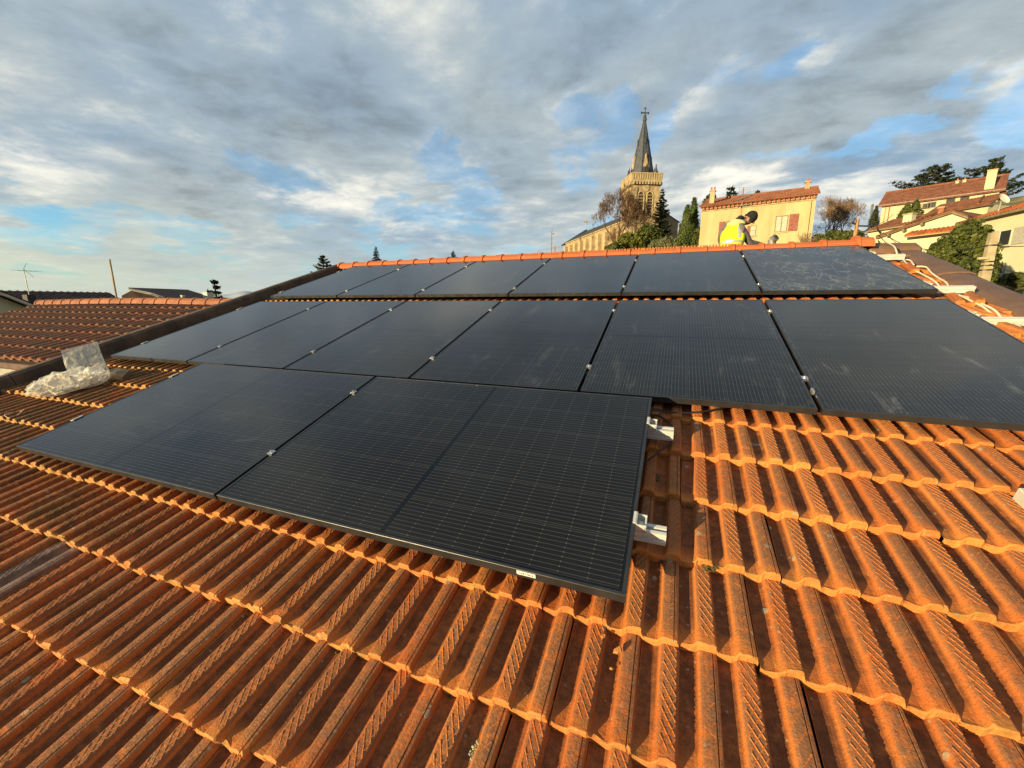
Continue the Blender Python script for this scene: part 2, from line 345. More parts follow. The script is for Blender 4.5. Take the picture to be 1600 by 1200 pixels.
M['reflective'] = mat('reflective_band', (.52, .52, .48), .35, .1, 20, metal=.3)
M['jacket'] = mat('grey_jacket', (.115, .10, .105), .85, .22, 12, .5, 22)
M['wool'] = mat('black_wool', (.014, .013, .014), .95, .3, 40, .6, 90)
M['trousers'] = mat('dark_trousers', (.03, .032, .042), .9, .2, 10)
M['skin'] = mat('skin', (.40, .215, .14), .55, .1, 20)
M['glove'] = mat('work_glove', (.10, .09, .085), .8, .2, 20)
M['cardboard'] = mat('cardboard', (.30, .21, .12), .85, .2, 12)
M['clay_bit'] = mat('broken_clay', (.62, .24, .07), .85, .2, 40, .4, 120)

# ================================================================== GROUND
def gz(x, y):                                           # the village climbs to the north-east and falls away to the west
    def s(t): t = max(0.0, min(1.0, t)); return t*t*(3-2*t)
    h = 9.2*s((y-14)/32)*s((x+22)/24)*(1-.28*s((x-11)/8)*(1-s((y-35)/14))) + 5.0*s((y-48)/34)*s((x+30)/26)
    h += 3.4*s((x-12)/12)*s((y-8)/16)*(1-s((y-30)/20)) + 6.0*s((x-22)/26)*s((y-30)/40)
    h -= 4.5*s((-x-24)/40) + 90*s((-x-90)/700) + 60*s((y-190)/600)
    return h
def grid_sheet(name, xs, ys, zf, m_):
    vs = [(x, y, zf(x, y)) for y in ys for x in xs]; n = len(xs)
    fs = [(j*n+i, j*n+i+1, (j+1)*n+i+1, (j+1)*n+i) for j in range(len(ys)-1) for i in range(n-1)]
    b = MB(); b.add(vs, fs); return b.build(name, m_, smooth=True)
def spread(a, b, n, far):
    core = list(np.linspace(a, b, n)); return [a-far, a-far*.5, a-far*.22, a-far*.09, a-far*.04, a-far*.015] + core + [b+far*.015, b+far*.04, b+far*.09, b+far*.22, b+far*.5, b+far]
def ground_material():
    m_ = bpy.data.materials.new('ground_grass_and_earth'); m_.use_nodes = True; g = G(m_.node_tree); b = g.n['Principled BSDF']
    pos = g.new('ShaderNodeNewGeometry').outputs['Position']
    a = g.noise(pos, .35, 6, .6); n_ = g.noise(pos, 3.5, 6, .7)
    c = g.mix(g.ss(a, .42, .6), (.065, .075, .022), (.26, .165, .070))
    c = g.mix(g.m('MULTIPLY', g.ss(n_, .45, .7), .6), c, (.13, .105, .04))
    g.put(b.inputs['Base Color'], c); b.inputs['Roughness'].default_value = .95
    g.put(b.inputs['Normal'], g.bump(n_, .8, .12)); return m_
gr = grid_sheet('ground', spread(-80, 80, 54, 14000), spread(-30, 130, 54, 14000), gz, ground_material()); tag(gr, kind='structure')
# distant ranges low on the left horizon, haze painted as pale blue colour
mb = MB(); N_ = 150; ang = np.linspace(rad(-86), rad(-30), N_); top = []; bot = []
for i, a in enumerate(ang):
    t = i/(N_-1); h = 255 + 40*math.sin(t*9+.6) + 34*math.sin(t*23+1) + 20*math.sin(t*57) + 11*math.sin(t*131+2)
    h *= .30 + .70*math.exp(-((t-.60)/.16)**2); r = 11500
    bot.append((r*math.sin(a)*.8, r*math.cos(a)*.8, -160)); top.append((r*math.sin(a), r*math.cos(a), max(30, h)))
back = [(x*1.3, y*1.3, -160) for x, y, z in bot]
mb.add(bot+top+back, [(i, i+1, N_+i+1, N_+i) for i in range(N_-1)] + [(N_+i, N_+i+1, 2*N_+i+1, 2*N_+i) for i in range(N_-1)])
mt = mb.build('hills', mat('far_hazy_hills', (.55, .60, .66), .95, .3, .0016, col2=(.42, .48, .55)), smooth=True); tag(mt, kind='structure')

# ================================================================== THE TILED HOUSE WE STAND ON
EU0, EU1, EV0, RV = -1.97, 5.80, -2.2, 4.97
house = thing('tiled_house', (2.05, 1.2, 0), 'house with the orange terracotta tile roof that carries the solar panels', 'house')
HL = house.location
def nb(u, v):                                           # the old roof sags a little
    t = max(0, min(1, (v-.85)/.7)); return -.150 - .030*t*t*(3-2*t) + .006*math.sin(u*1.3+v*.9) - .004*math.sin(u*.5-v*2.1)
TW, TE, TT = .1995, .295, .026
def tile_arrays(seed):
    r = random.Random(seed); H = .0245
    prof = [(0, .004), (.003, .001), (.012, -.001), (.036, -.001), (.044, .002), (.050, .012), (.055, .022), (.060, H), (.076, H+.001), (.093, H), (.0965, .022), (.099, .010), (.104, .001), (.113, -.001), (.136, -.001),
            (.143, .002), (.149, .012), (.154, .022), (.159, H), (.172, H+.001), (.1835, H), (.1845, H-.004), (.1865, H-.004), (.1875, H), (.194, H-.002), (.1965, .018), (.1985, .007)]
    ys = [0, .004, .014, .034, .070, .13, .20, .28, .36]
    chip = [max(0, r.gauss(-.001, .0025)) for _ in prof]
    if seed % 3 != 1:
        k = r.randrange(2, 24)
        for q in range(-2, 3):
            if 0 <= k+q < len(prof): chip[k+q] += (.010, .007, .003)[abs(q)]
    vs = []; wear = []; lip = []
    for j, y in enumerate(ys):
        for i, (x, h) in enumerate(prof):
            hr = max(0, h)/H; z = h + TT*(1-y/TE)
            e = max(0, 1-y/.034); z += e*e*.0035*(1-hr)                  # pans level off towards the drip edge
            z += e*.003*(1-abs(2*hr-1))
            yy = y
            if j == 0: z -= .0042; yy = chip[i]*.5
            elif j == 1: yy = y + chip[i]
            yy += r.gauss(0, .0006); z += r.gauss(0, .00035)
            vs.append((x, yy, z)); wear.append((1 if h > H-.006 else (.35 if h < .0015 else .08))*min(1, max(.12, (y-.012)/.03))); lip.append(max(0, 1-y/.05))
    n = len(prof); fs = [(j*n+i, j*n+i+1, (j+1)*n+i+1, (j+1)*n+i) for j in range(len(ys)-1) for i in range(n-1)]
    o = len(vs)
    for i, (x, h) in enumerate(prof):                                   # the drip edge, wavy underneath
        z = max(h*.85, 0) - .008 - .002*math.sin(x*63+seed); vs.append((x, vs[i][1]+.001, z)); wear.append(0); lip.append(1)
    fs += [(o+i, o+i+1, i+1, i) for i in range(n-1)]
    o2 = len(vs)
    for j, y in enumerate(ys): vs.append((prof[-1][0], y, -.004)); wear.append(0); lip.append(0)
    fs += [(j*n+n-1, o2+j, o2+j+1, (j+1)*n+n-1) for j in range(len(ys)-1)]
    # raised lattice on the first rib
    def ridge(xa, ya, xb, yb, hh=.0015, w=.0019):
        d = Vector((xb-xa, yb-ya)).normalized(); p = Vector((-d.y, d.x))*w
        zt = lambda y: H + TT*(1-y/TE) + .0006
        o = len(vs)
        for (x, y) in ((xa, ya), (xb, yb)):
            vs.extend([(x-p.x, y-p.y, zt(y)), (x, y, zt(y)+hh), (x+p.x, y+p.y, zt(y))]); wear.extend([.35, .1, .35]); lip.extend([0]*3)
        fs.extend([(o, o+3, o+4, o+1), (o+1, o+4, o+5, o+2), (o, o+1, o+2), (o+3, o+5, o+4)])
    xa, xb = .0595, .0935; run = .054; per = .0300
    for sgn in (1, -1):
        for k in range(-2, 13):
            y0 = .034 + k*per; y1 = y0 + run; X0, X1 = (xa, xb) if sgn > 0 else (xb, xa)
            t0 = max(0, (.030-y0)/run); t1 = min(1, (.335-y0)/run)
            if t1-t0 < .15: continue
            ridge(X0+(X1-X0)*t0, y0+run*t0, X0+(X1-X0)*t1, y0+run*t1)
    for k in range(7):                                                  # a few worn slanting scores on the second rib
        y0 = .05+k*.045; ridge(.160, y0, .182, y0+.030, .0010, .0016)
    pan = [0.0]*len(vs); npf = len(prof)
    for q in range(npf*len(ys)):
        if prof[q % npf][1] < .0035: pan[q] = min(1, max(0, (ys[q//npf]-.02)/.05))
    return np.array(vs), fs, np.array(wear), np.array(lip), np.array(pan)
TV = [tile_arrays(s) for s in range(9)]
def set_attr(me, name, vals):
    a = me.attributes.new(name, 'FLOAT', 'POINT'); a.data.foreach_set('value', np.asarray(vals, np.float32))
tile_me = []
for vs, fs, w, l, pn in TV:
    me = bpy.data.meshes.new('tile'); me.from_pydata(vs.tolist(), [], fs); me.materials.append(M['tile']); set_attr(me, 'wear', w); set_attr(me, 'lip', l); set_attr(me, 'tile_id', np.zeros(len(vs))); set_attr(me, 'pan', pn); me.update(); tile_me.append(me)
slots = []
PAN = []                                                # panel rectangles in roof coordinates: (u0, v0, u1, v1)
PW, PL, GAP = 1.134, 1.722, .02
R3 = [(0, 0, 0), (PL+GAP, 0, 0)]; S = PW+GAP
R2 = [(-1.546+i*S, 1.2419, -.053) for i in range(6)]; R1 = [(-1.539+i*S, 3.130, -.030) for i in range(6)]
PAN = [(u, v, u+PL, v+PW) for u, v, z in R3] + [(u, v, u+PW, v+PL) for u, v, z in R2+R1]
def px_of(P):
    d = P - CAM; Z = d.dot(RZ); return (800+F*d.dot(RX)/Z, 600+F*d.dot(RY)/Z, Z) if Z > .05 else (-9e9, 0, -1)
for k in range(-8, 18):
    v = -.018 + TE*k
    if v > RV-.12: break
    j0 = math.floor((EU0-3.614-(.0998 if k % 2 else 0))/TW)
    for j in range(j0, j0+40):
        u = 3.614 + (.0998 if k % 2 else 0) + TW*j
        if u < EU0-.05 or u > EU1: continue
        c = rp(u+.1, v+.14, -.12); x, y, Z = px_of(c)
        if Z < 0: vis = 0
        else:
            vis = 1/Z**2 if (-90 < x < 1690 and y < 1330) else .0001
            for (a, b_, c_, d_) in PAN:
                if a-.02 < u and u+TW < c_+.02 and b_ < v+.06 and v+TE < d_+.20: vis = 0
        slots.append((vis, u, v, k, j))
slots.sort(key=lambda t: -t[0])
JV, JF, JW, JL, JI, JP = [], [], [], [], [], []; off = 0
for i, (vis, u, v, k, j) in enumerate(slots):
    rr = random.Random(k*1000+j); q = rr.randrange(9)
    n0 = nb(u, v) + rr.gauss(0, .0012); ea, eb, ec = ALPHA + rr.gauss(0, .006), rr.gauss(0, .010), rr.gauss(0, .010)
    L_ = rp(u + rr.gauss(0, .0015), v + rr.gauss(0, .0045), n0)
    if i < 297:
        me_ = tile_me[q]
        if abs(u-.98) < .1 and k == -2: me_ = me_.copy(); me_.materials[0] = M['tile_slick']
        o = bpy.data.objects.new('tile', me_); C.objects.link(o); o.parent = house; o.location = L_ - HL; o.rotation_euler = (ea, eb, ec)
        if me_ is not tile_me[q]: o['label'] = 'smooth grey tile with a wet-looking sheen'
    else:
        from mathutils import Euler
        mx_ = np.array(Euler((ea, eb, ec)).to_matrix()); vs, fs, w, l, pn = TV[q]
        JV.append(vs @ mx_.T + np.array(L_ - HL)); JF += [tuple(a+off for a in f_) for f_ in fs]; off += len(vs)
        JW.append(w); JL.append(l); JP.append(pn); JI.append(np.full(len(vs), rr.random()))
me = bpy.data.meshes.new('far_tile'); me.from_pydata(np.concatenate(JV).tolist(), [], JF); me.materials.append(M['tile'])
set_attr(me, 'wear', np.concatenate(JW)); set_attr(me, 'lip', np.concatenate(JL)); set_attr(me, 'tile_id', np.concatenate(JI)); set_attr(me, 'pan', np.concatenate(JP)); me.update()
o = bpy.data.objects.new('far_tile', me); C.objects.link(o); o.parent = house; tag(o, kind='stuff')
# deck under the tiles, back slope, walls
b = MB(); P = [rp(EU0-.1, EV0, -.20), rp(EU1+.1, EV0, -.20), rp(EU1+.1, RV, -.20), rp(EU0-.1, RV, -.20)]; b.prism(P, (0, 0, -.06)); b.build('roof_deck', M['deck'], house)
ridge_p = rp(0, RV, -.15); RYW, RZW = ridge_p.y, ridge_p.z
b = MB(); nS = 37
for j in range(17):                                     # back slope in courses of ribbed tile
    for i in range(nS*2):
        x0 = EU0 + i*TW/2; y0 = RYW + j*.28; z0 = RZW - j*.28*math.tan(ALPHA); z1 = z0 - .30*math.tan(ALPHA)+.012; y1 = y0+.30
        pr = [(0, 0), (.045, 0), (.055, .026), (.09, .026), (.0995, 0)]
        b.add([(x0+a, y0, z0+h-.01) for a, h in pr] + [(x0+a, y1, z1+h) for a, h in pr], [(q, q+1, 6+q, 5+q) for q in range(4)])
bs = b.build('back_slope_tile', M['tile'], house); tag(bs, kind='stuff')
b = MB(); wy0, wy1 = rp(0, EV0+.35, -.25).y, RYW*2 - rp(0, EV0+.35, -.25).y; ze = rp(0, EV0+.35, -.26).z
b.add([(x, y, z) for x in (EU0, EU1) for (y, z) in ((wy0, -1), (wy1, -1), (wy1, ze), (RYW, RZW-.12), (wy0, ze))], [(0, 1, 2, 3, 4), (9, 8, 7, 6, 5), (0, 4, 9, 5), (1, 6, 7, 2)])
b.build('wall', M['render_cream'], house)
# gutter along the eave
b = MB(); pts = [rp(u, EV0-.07, -.22) for u in np.linspace(EU0-.1, EU1+.1, 20)]; b.tube(pts, .06, 8); b.build('gutter', M['gutter'], house)
# left verge: dark board standing proud of the tiles
for i in range(5):
    v0, v1 = EV0 + i*1.44, EV0 + (i+1)*1.44 - .006
    b = MB(); w = .0015*(i % 3)
    P = [rp(-1.945, v0, -.19), rp(-2.06, v0, -.19), rp(-2.06, v0, -.035+w), rp(-2.035, v0, -.012+w), rp(-1.97, v0, -.012+w), rp(-1.945, v0, -.035+w)]
    b.prism(P, rp(0, v1, 0)-rp(0, v0, 0)); b.build('verge_board', M['beam'], house)
# right verge: wide curved flashing sheets, lapped
for i in range(6):
    v0, v1 = EV0 + i*1.235, EV0 + (i+1)*1.235 + .05
    b = MB(); A = []; lift0, lift1 = .016, .002
    pr = [(5.710, -.175), (5.717, -.152), (5.765, -.138), (5.845, -.131), (5.925, -.137), (5.972, -.155), (5.979, -.30)]
    for v_, l_ in ((v0, lift0), (v0+.4, .010), (v0+.85, .006), (v1, lift1)):
        A.append([rp(u+.006*math.sin(i*3.1+v_), v_, n+l_+.004*math.sin(v_*7+u*9)) for u, n in pr])
    n = len(pr); vs = [p for r_ in A for p in r_] + [p - Vector((0, 0, .012)) for p in A[0]]
    b.add(vs, [(j*n+q, j*n+q+1, (j+1)*n+q+1, (j+1)*n+q) for j in range(3) for q in range(n-1)] + [(4*n+q, 4*n+q+1, q+1, q) for q in range(n-1)])
    ob = b.build('verge_flashing', M['zinc'], house)
b = MB(); b.bx(EU1-.02, 5.965, rp(0, EV0+.2, 0).y, RYW+4, -1, 3.5); b.build('verge_wall', M['render_cream'], house)
b = MB(); b.prism([rp(5.80, EV0, -.24), rp(5.962, EV0, -.24), rp(5.962, EV0, -.6), rp(5.80, EV0, -.6)], rp(0, RV, 0)-rp(0, EV0, 0)); b.build('verge_fascia', M['beam'], house)
# ridge caps
def ridge_cap(u0, L_, parent, base, m_, wd=.115, ht=.074, tilt=0, name='ridge_tile', seed=0):
    r = random.Random(seed); b = MB()
    def ring(u, s, dn): return [base(u, a*wd*s, h*ht*s + dn) for a, h in ((-1.04, -.42), (-1, -.10), (-.80, .48), (-.42, .90), (0, 1.0), (.42, .90), (.80, .48), (1, -.10), (1.04, -.42))]
    R_ = [ring(u0, 1.12, .004), ring(u0+.040, 1.12, .004), ring(u0+.048, 1.0, 0), ring(u0+L_+.02, .95, -.004+tilt)]
    n = 9; vs = [p for q in R_ for p in q]
    b.add(vs, [(j*n+q, j*n+q+1, (j+1)*n+q+1, (j+1)*n+q) for j in range(3) for q in range(n-1)] + [tuple(range(n))])
    return b.build(name, m_, parent)
rb = lambda u, a, h: Vector((u, RYW+.01 + a, RZW + .085 + h + .008*math.sin(u*.9+.5)))
u = -1.965; i = 0
while u < 5.25:
    rr = random.Random(i); dz_ = rr.gauss(0, .003); ridge_cap(u, .305, house, lambda a, b_, c_, d=dz_: rb(a, b_, c_+d), M['ridge'], seed=i); u += .305; i += 1
ridge_cap(u, .15, house, lambda a, b_, c_: rb(a, b_*1.1, c_*1.1+.02), M['ridge'], seed=99)
b = MB()                                                # toothed closure strip showing over the ridge
for i in range(92):
    x = .95 + i*.036; b.bx(x, x+.021, RYW+.085, RYW+.12, RZW+.13, RZW+.178+.004*random.random())
b.bx(.93, 4.28, RYW+.08, RYW+.125, RZW+.06, RZW+.150); b.build('ridge_closure', M['ridge'], house)
b = MB(); b.prism([rp(5.52, RV-.02, -.17), rp(5.98, RV-.02, -.19), rp(5.98, RV+.14, -.17), rp(5.52, RV+.14, -.15)], (0, 0, .09)); b.build('ridge_end_flashing', M['zinc'], house, bevel=.02)
# loose, slipped tiles along the right verge where the cables run
for i, (u, v, a, t) in enumerate([(5.43, 4.55, .25, .05), (5.40, 4.02, -.16, .04), (5.44, 3.72, .20, .05), (5.42, 3.08, -.22, .04), (5.46, 2.80, .15, .05), (5.40, 2.40, .22, .04)]):
    o = bpy.data.objects.new('tile', tile_me[i]); C.objects.link(o); o.parent = house; o.location = rp(u, v, nb(u, v)+.025) - HL; o.rotation_euler = (ALPHA+t, .06*(-1)**i, a)

# ================================================================== SOLAR PANELS
def panel_material():
    m_ = bpy.data.materials.new('solar_glass'); m_.use_nodes = True; g = G(m_.node_tree); b = g.n['Principled BSDF']
    oc = g.new('ShaderNodeTexCoord').outputs['Object']; x, y, z = g.sep(oc)
    rnd = g.new('ShaderNodeObjectInfo').outputs['Random']
    cw, chh = .1825, .0918
    xx = g.m('SUBTRACT', x, (PW-6*cw)/2); cx = g.m('FRACT', g.m('DIVIDE', xx, cw))
    yb = g.m('SUBTRACT', g.m('ABSOLUTE', g.m('SUBTRACT', y, PL/2)), .013); cy = g.m('FRACT', g.m('DIVIDE', yb, chh))
    def line(fr, period, w):                             # 1 inside a line of width w centred on the cell border
        return g.m('LESS_THAN', g.m('MINIMUM', fr, g.m('SUBTRACT', 1, fr)), w/2/period)
    bb = g.m('FRACT', g.m('MULTIPLY', cx, 10)); bus = g.m('LESS_THAN', g.m('ABSOLUTE', g.m('SUBTRACT', bb, .5)), .055)
    inx = g.m('MULTIPLY', g.m('GREATER_THAN', xx, 0), g.m('LESS_THAN', xx, 6*cw)); iny = g.m('MULTIPLY', g.m('GREATER_THAN', yb, 0), g.m('LESS_THAN', yb, 9*chh)); ins = g.m('MULTIPLY', inx, iny)
    gx, gy = line(cx, cw, .0028), line(cy, chh, .0022)
    c = g.mix(g.m('MULTIPLY', g.noise(g.v('MULTIPLY', oc, (1, 1, 1)), 1.2, 3), .8), (.0038, .0035, .0034), (.0064, .0058, .0056))
    c = g.mix(g.m('MULTIPLY', bus, .8), c, (.056, .051, .044))
    c = g.mix(g.m('MULTIPLY', gy, .9), c, (.008, .008, .010))
    stubs = g.m('MULTIPLY', gy, g.m('LESS_THAN', g.m('ABSOLUTE', g.m('SUBTRACT', bb, .5)), .14)); c = g.mix(g.m('MULTIPLY', stubs, .8), c, (.13, .12, .10))
    c = g.mix(g.m('MULTIPLY', gx, g.lin(rnd, 0, 1, .35, .85)), c, (.045, .046, .047))
    c = g.mix(ins, (.0012, .0012, .0013), c)
    # dust, smears and dried run marks
    sv = g.v('ADD', oc, g.v('SCALE', g.comb(rnd, g.m('MULTIPLY', rnd, 3.3), 0), sc=17.0))
    amt = g.attr('dust', 'OBJECT')
    n_ = g.noise(sv, 1.6, 5, .6); sm = g.noise(g.v('MULTIPLY', sv, (5.5, 1.6, 1)), 1.4, 6, .65, 1.2)
    smear = g.m('MULTIPLY', g.ss(sm, .54, .80), g.ss(n_, .42, .62))
    film = g.m('MULTIPLY', g.ss(n_, .25, .8), .10)
    def scratch(kx, ky, rot, sc_, wd):                   # long thin dried runs fanning across the glass
        q = g.comb(g.m('ADD', g.m('MULTIPLY', g.sep(sv)[0], math.cos(rot)*kx), g.m('MULTIPLY', g.sep(sv)[1], math.sin(rot)*kx)), g.m('SUBTRACT', g.m('MULTIPLY', g.sep(sv)[1], math.cos(rot)*ky), g.m('MULTIPLY', g.sep(sv)[0], math.sin(rot)*ky)), 0)
        q = g.v('ADD', q, g.v('SCALE', g.noise(sv, 5, 3, .6, 0, True), sc=.35))
        return g.ss(g.vor(q, sc_, 'DISTANCE_TO_EDGE'), 0, wd, 1, 0)
    st_ = g.m('MAXIMUM', scratch(3.2, .42, .55, 3.0, .030), scratch(2.8, .40, -.30, 3.4, .028))
    streak = g.m('MULTIPLY', g.m('MULTIPLY', g.m('ADD', st_, g.m('MULTIPLY', g.ss(n_, .45, .62), .12)), g.ss(g.noise(sv, 2.6, 4, .6), .40, .55)), g.attr('streak', 'OBJECT'))
    edge = g.m('MINIMUM', g.m('MINIMUM', x, g.m('SUBTRACT', PW, x)), g.m('MINIMUM', y, g.m('SUBTRACT', PL, y)))
    ed = g.m('MULTIPLY', g.m('MULTIPLY', g.ss(edge, .0, .06, 1, 0), g.ss(g.noise(sv, 22, 3), .45, .7)), .30)
    dust = g.m('ADD', g.m('MULTIPLY', g.m('ADD', g.m('ADD', smear, film), ed), amt), streak, clamp=True)
    sp = g.vor(sv, 42); spots = g.m('MULTIPLY', g.ss(sp, .05, .09, 1, 0), g.ss(g.noise(sv, 6, 2), .58, .66))
    dust = g.m('MAXIMUM', dust, g.m('MULTIPLY', spots, g.m('MULTIPLY', amt, .55)))
    c = g.mix(g.m('ADD', g.m('MULTIPLY', dust, .30), g.m('MULTIPLY', streak, .20)), c, (.40, .41, .42))
    g.put(b.inputs['Base Color'], c)
    g.put(b.inputs['Roughness'], g.m('ADD', g.m('ADD', .075, g.m('MULTIPLY', n_, .05)), g.m('MULTIPLY', dust, .35)))
    b.inputs['IOR'].default_value = 1.47; b.inputs['Specular IOR Level'].default_value = .40; b.inputs['Specular Tint'].default_value = (1, .96, .90, 1)
    g.put(b.inputs['Normal'], g.bump(g.m('ADD', g.noise(sv, 2.2, 2), g.m('MULTIPLY', g.noise(sv, 420, 2), .012)), .10, .012))
    return m_
M['solar'] = panel_material()
TF, FW = .034, .011
def frame_mesh():
    b = MB()
    b.bx(0, FW, 0, PL, -TF, 0); b.bx(PW-FW, PW, 0, PL, -TF, 0); b.bx(FW, PW-FW, 0, FW, -TF, 0); b.bx(FW, PW-FW, PL-FW, PL, -TF, 0)
    b.bx(FW, FW+.02, FW, PL-FW, -TF, -TF+.002); b.bx(PW-FW-.02, PW-FW, FW, PL-FW, -TF, -TF+.002)
    return b
fr_b = frame_mesh(); me_frame = fr_b.mesh('frame', M['frame'])
bm = bmesh.new(); bm.from_mesh(me_frame); bmesh.ops.bevel(bm, geom=[e for e in bm.edges if e.calc_length() > .5], offset=.0012, segments=1, affect='EDGES'); bm.to_mesh(me_frame); bm.free()
gb = MB(); gb.bx(FW-.003, PW-FW+.003, FW-.003, PL-FW+.003, -.006, -.0016); me_glass = gb.mesh('glass', M['solar'])
sb = MB(); sb.bx(FW, PW-FW, FW, PL-FW, -.0105, -.008); me_back = sb.mesh('back_sheet', M['frame'])
PG = 'black solar panels on the tiled roof'
def panel(u, v, n, label, land=False, dust=.5, streak=0, tilt=(0, 0)):
    rot = Matrix.Rotation(ALPHA, 4, 'X') @ Matrix.Rotation(tilt[0], 4, 'Y') @ Matrix.Rotation(tilt[1], 4, 'X')
    L_ = rp(u, v, n)
    if land: rot = Matrix.Rotation(ALPHA, 4, 'X') @ Matrix.Translation((PL, 0, 0)) @ Matrix.Rotation(rad(90), 4, 'Z')
    t = bpy.data.objects.new('solar_panel', None); C.objects.link(t); t.matrix_world = Matrix.Translation(L_) @ rot; tag(t, label, 'solar panel', PG)
    for nm, me in (('frame', me_frame), ('glass', me_glass), ('back_sheet', me_back)):
        o = bpy.data.objects.new(nm, me); C.objects.link(o); o.parent = t; o['dust'] = float(dust); o['streak'] = float(streak)
    return t
panel(*R3[0], 'solar panel of the bottom row lying next to the plastic bags', True, .30)
p2 = panel(*R3[1], 'solar panel of the bottom row with a small white sticker on its lower frame', True, .10)
b = MB(); b.box((0, 0, 0), .062, .002, .016); o = b.build('sticker', M['sticker'], p2, loc=(0, 0, 0)); o.location = (-.0008, .30, -.012); o.rotation_euler = (0, 0, rad(90))
b = MB()
for i, w in enumerate((.004, .002, .006, .003, .002, .005, .003, .004)): b.box((-.022+i*.006, .0013, 0), w*.6, .0008, .007)
b.build('sticker_print', M['print'], o, loc=(0, 0, 0))
lab2 = ['end panel of the middle row, at the left verge board', 'second panel of the middle row, counting from the left verge board', 'third panel of the middle row, counting from the left verge board',
        'third panel of the middle row, counting from the cut rail ends on the right', 'panel of the middle row with hand smears, second from the right end', 'end panel of the middle row, right side, smeared with dust beside the cream conduits']
for i, (u, v, n) in enumerate(R2): panel(u, v, n, lab2[i], False, (.3, .3, .3, .4, .5, .75)[i], 0)
lab1 = ['end panel of the top row, at the left verge board', 'second panel of the top row, counting from the left verge board', 'third panel of the top row, counting from the left verge board',
        'fourth panel of the top row, below the church', 'fifth panel of the top row, just below the yellow vest worker', 'end panel of the top row, covered in whitish dried streaks']
for i, (u, v, n) in enumerate(R1): panel(u, v, n, lab1[i], False, (.5, .5, .6, .7, .75, .9)[i], (0, 0, 0, 0, .0, .65)[i])

# ================================================================== MOUNTING RAILS AND CLAMPS
def rail(v, u0, u1, ntop, label, clamps, n_panel, ends=(True, True), big=False):
    t = thing('mounting_rail', rp(u0, v, ntop), label, 'rail', 'aluminium mounting rails under the panels', (ALPHA, 0, 0))
    L_ = u1-u0; b = MB()
    sec = [(-.020, -.050), (.020, -.050), (.020, -.036), (.014, -.034), (.014, -.024), (.020, -.022), (.020, 0), (.007, 0), (.007, -.014), (-.007, -.014), (-.007, 0), (-.020, 0), (-.020, -.022), (-.014, -.024), (-.014, -.034), (-.020, -.036)]
    b.prism([(0, y, z) for y, z in sec], (L_, 0, 0)); o = b.build('rail_profile', M['alu_white'], t, org=(0, 0, 0))
    dn = n_panel - ntop
    for c in clamps:
        b = MB(); x = c-u0
        b.bx(x-.007, x+.007, -.015, .015, .001, dn+.001); b.bx(x-.015, x+.015, -.015, .015, dn+.0015, dn+.0055)
        b.lathe([(.0062, dn+.006), (.0062, dn+.013), (.003, dn+.0135)], (x, 0, 0), 8)
        b.build('mid_clamp', M['alu'], t, org=(0, 0, 0))
    for side, e in zip((0, 1), ends):
        if not e: continue
        edge, sg = ((clamps_edge[0], -1) if side == 0 else (clamps_edge[1], 1)); x = edge-u0
        b = MB(); W_ = .026
        if big or True:
            b.bx(*sorted((x-sg*.008, x+sg*.004)), -W_, W_, dn+.0015, dn+.006)
            b.bx(*sorted((x+sg*.0008, x+sg*.005)), -W_, W_, .001, dn+.006)
            b.bx(*sorted((x+sg*.005, x+sg*.034)), -W_, W_, .001, .006)
            b.bx(*sorted((x+sg*.030, x+sg*.036)), -W_, W_, .001, dn*.75)
            b.bx(*sorted((x+sg*.005, x+sg*.036)), -W_, -W_+.004, .001, dn*.92); b.bx(*sorted((x+sg*.005, x+sg*.036)), W_-.004, W_, .001, dn*.92)
            b.lathe([(.0075, .006), (.0075, .016), (.004, .0165)], (x+sg*.018, 0, 0), 8)
        b.build('end_clamp', M['alu_white'], t, org=(0, 0, 0))
    return t
clamps_edge = (0, 2*PL+GAP)
rail(.300, -.06, 3.565, -.0345, 'lower rail of the bottom row, its silver end and clamp showing beside the panel', [PL+GAP/2], 0)
rail(.915, -.06, 3.575, -.0345, 'upper rail of the bottom row, its end inside the black cable loop', [PL+GAP/2], 0)
e2 = R2[-1][0]+PW; clamps_edge = (R2[0][0], e2); m2 = [R2[i][0]+PW+GAP/2 for i in range(5)]
rail(1.56, -1.585, e2+.03, -.0875, 'lower rail of the middle row, with one end by the plastic bags', m2, -.053, (True, True))
rail(2.665, -1.57, 5.84, -.0875, 'upper rail of the middle row, running out over the brown flashing', m2, -.053, (True, True))
e1 = R1[-1][0]+PW; clamps_edge = (R1[0][0], e1); m1 = [R1[i][0]+PW+GAP/2 for i in range(5)]
rail(3.325, -1.56, 5.665, -.0645, 'lower rail of the top row, its end crossing the cream conduits', m1, -.030, (True, True))
rail(4.485, -1.56, 5.645, -.0645, 'upper rail of the top row, its end nearest the ridge', m1, -.030, (True, True))
b = MB(); b.box((0, 0, 0), .012, .035, .02); o = b.build('rail_tab', M['alu'], loc=rp(R2[4][0]+PW+.01, 1.40, -.045)); o.rotation_euler = (ALPHA, 0, 0)
tag(o, 'small metal tab lying in the gap between the two rightmost middle panels', 'metal tab')

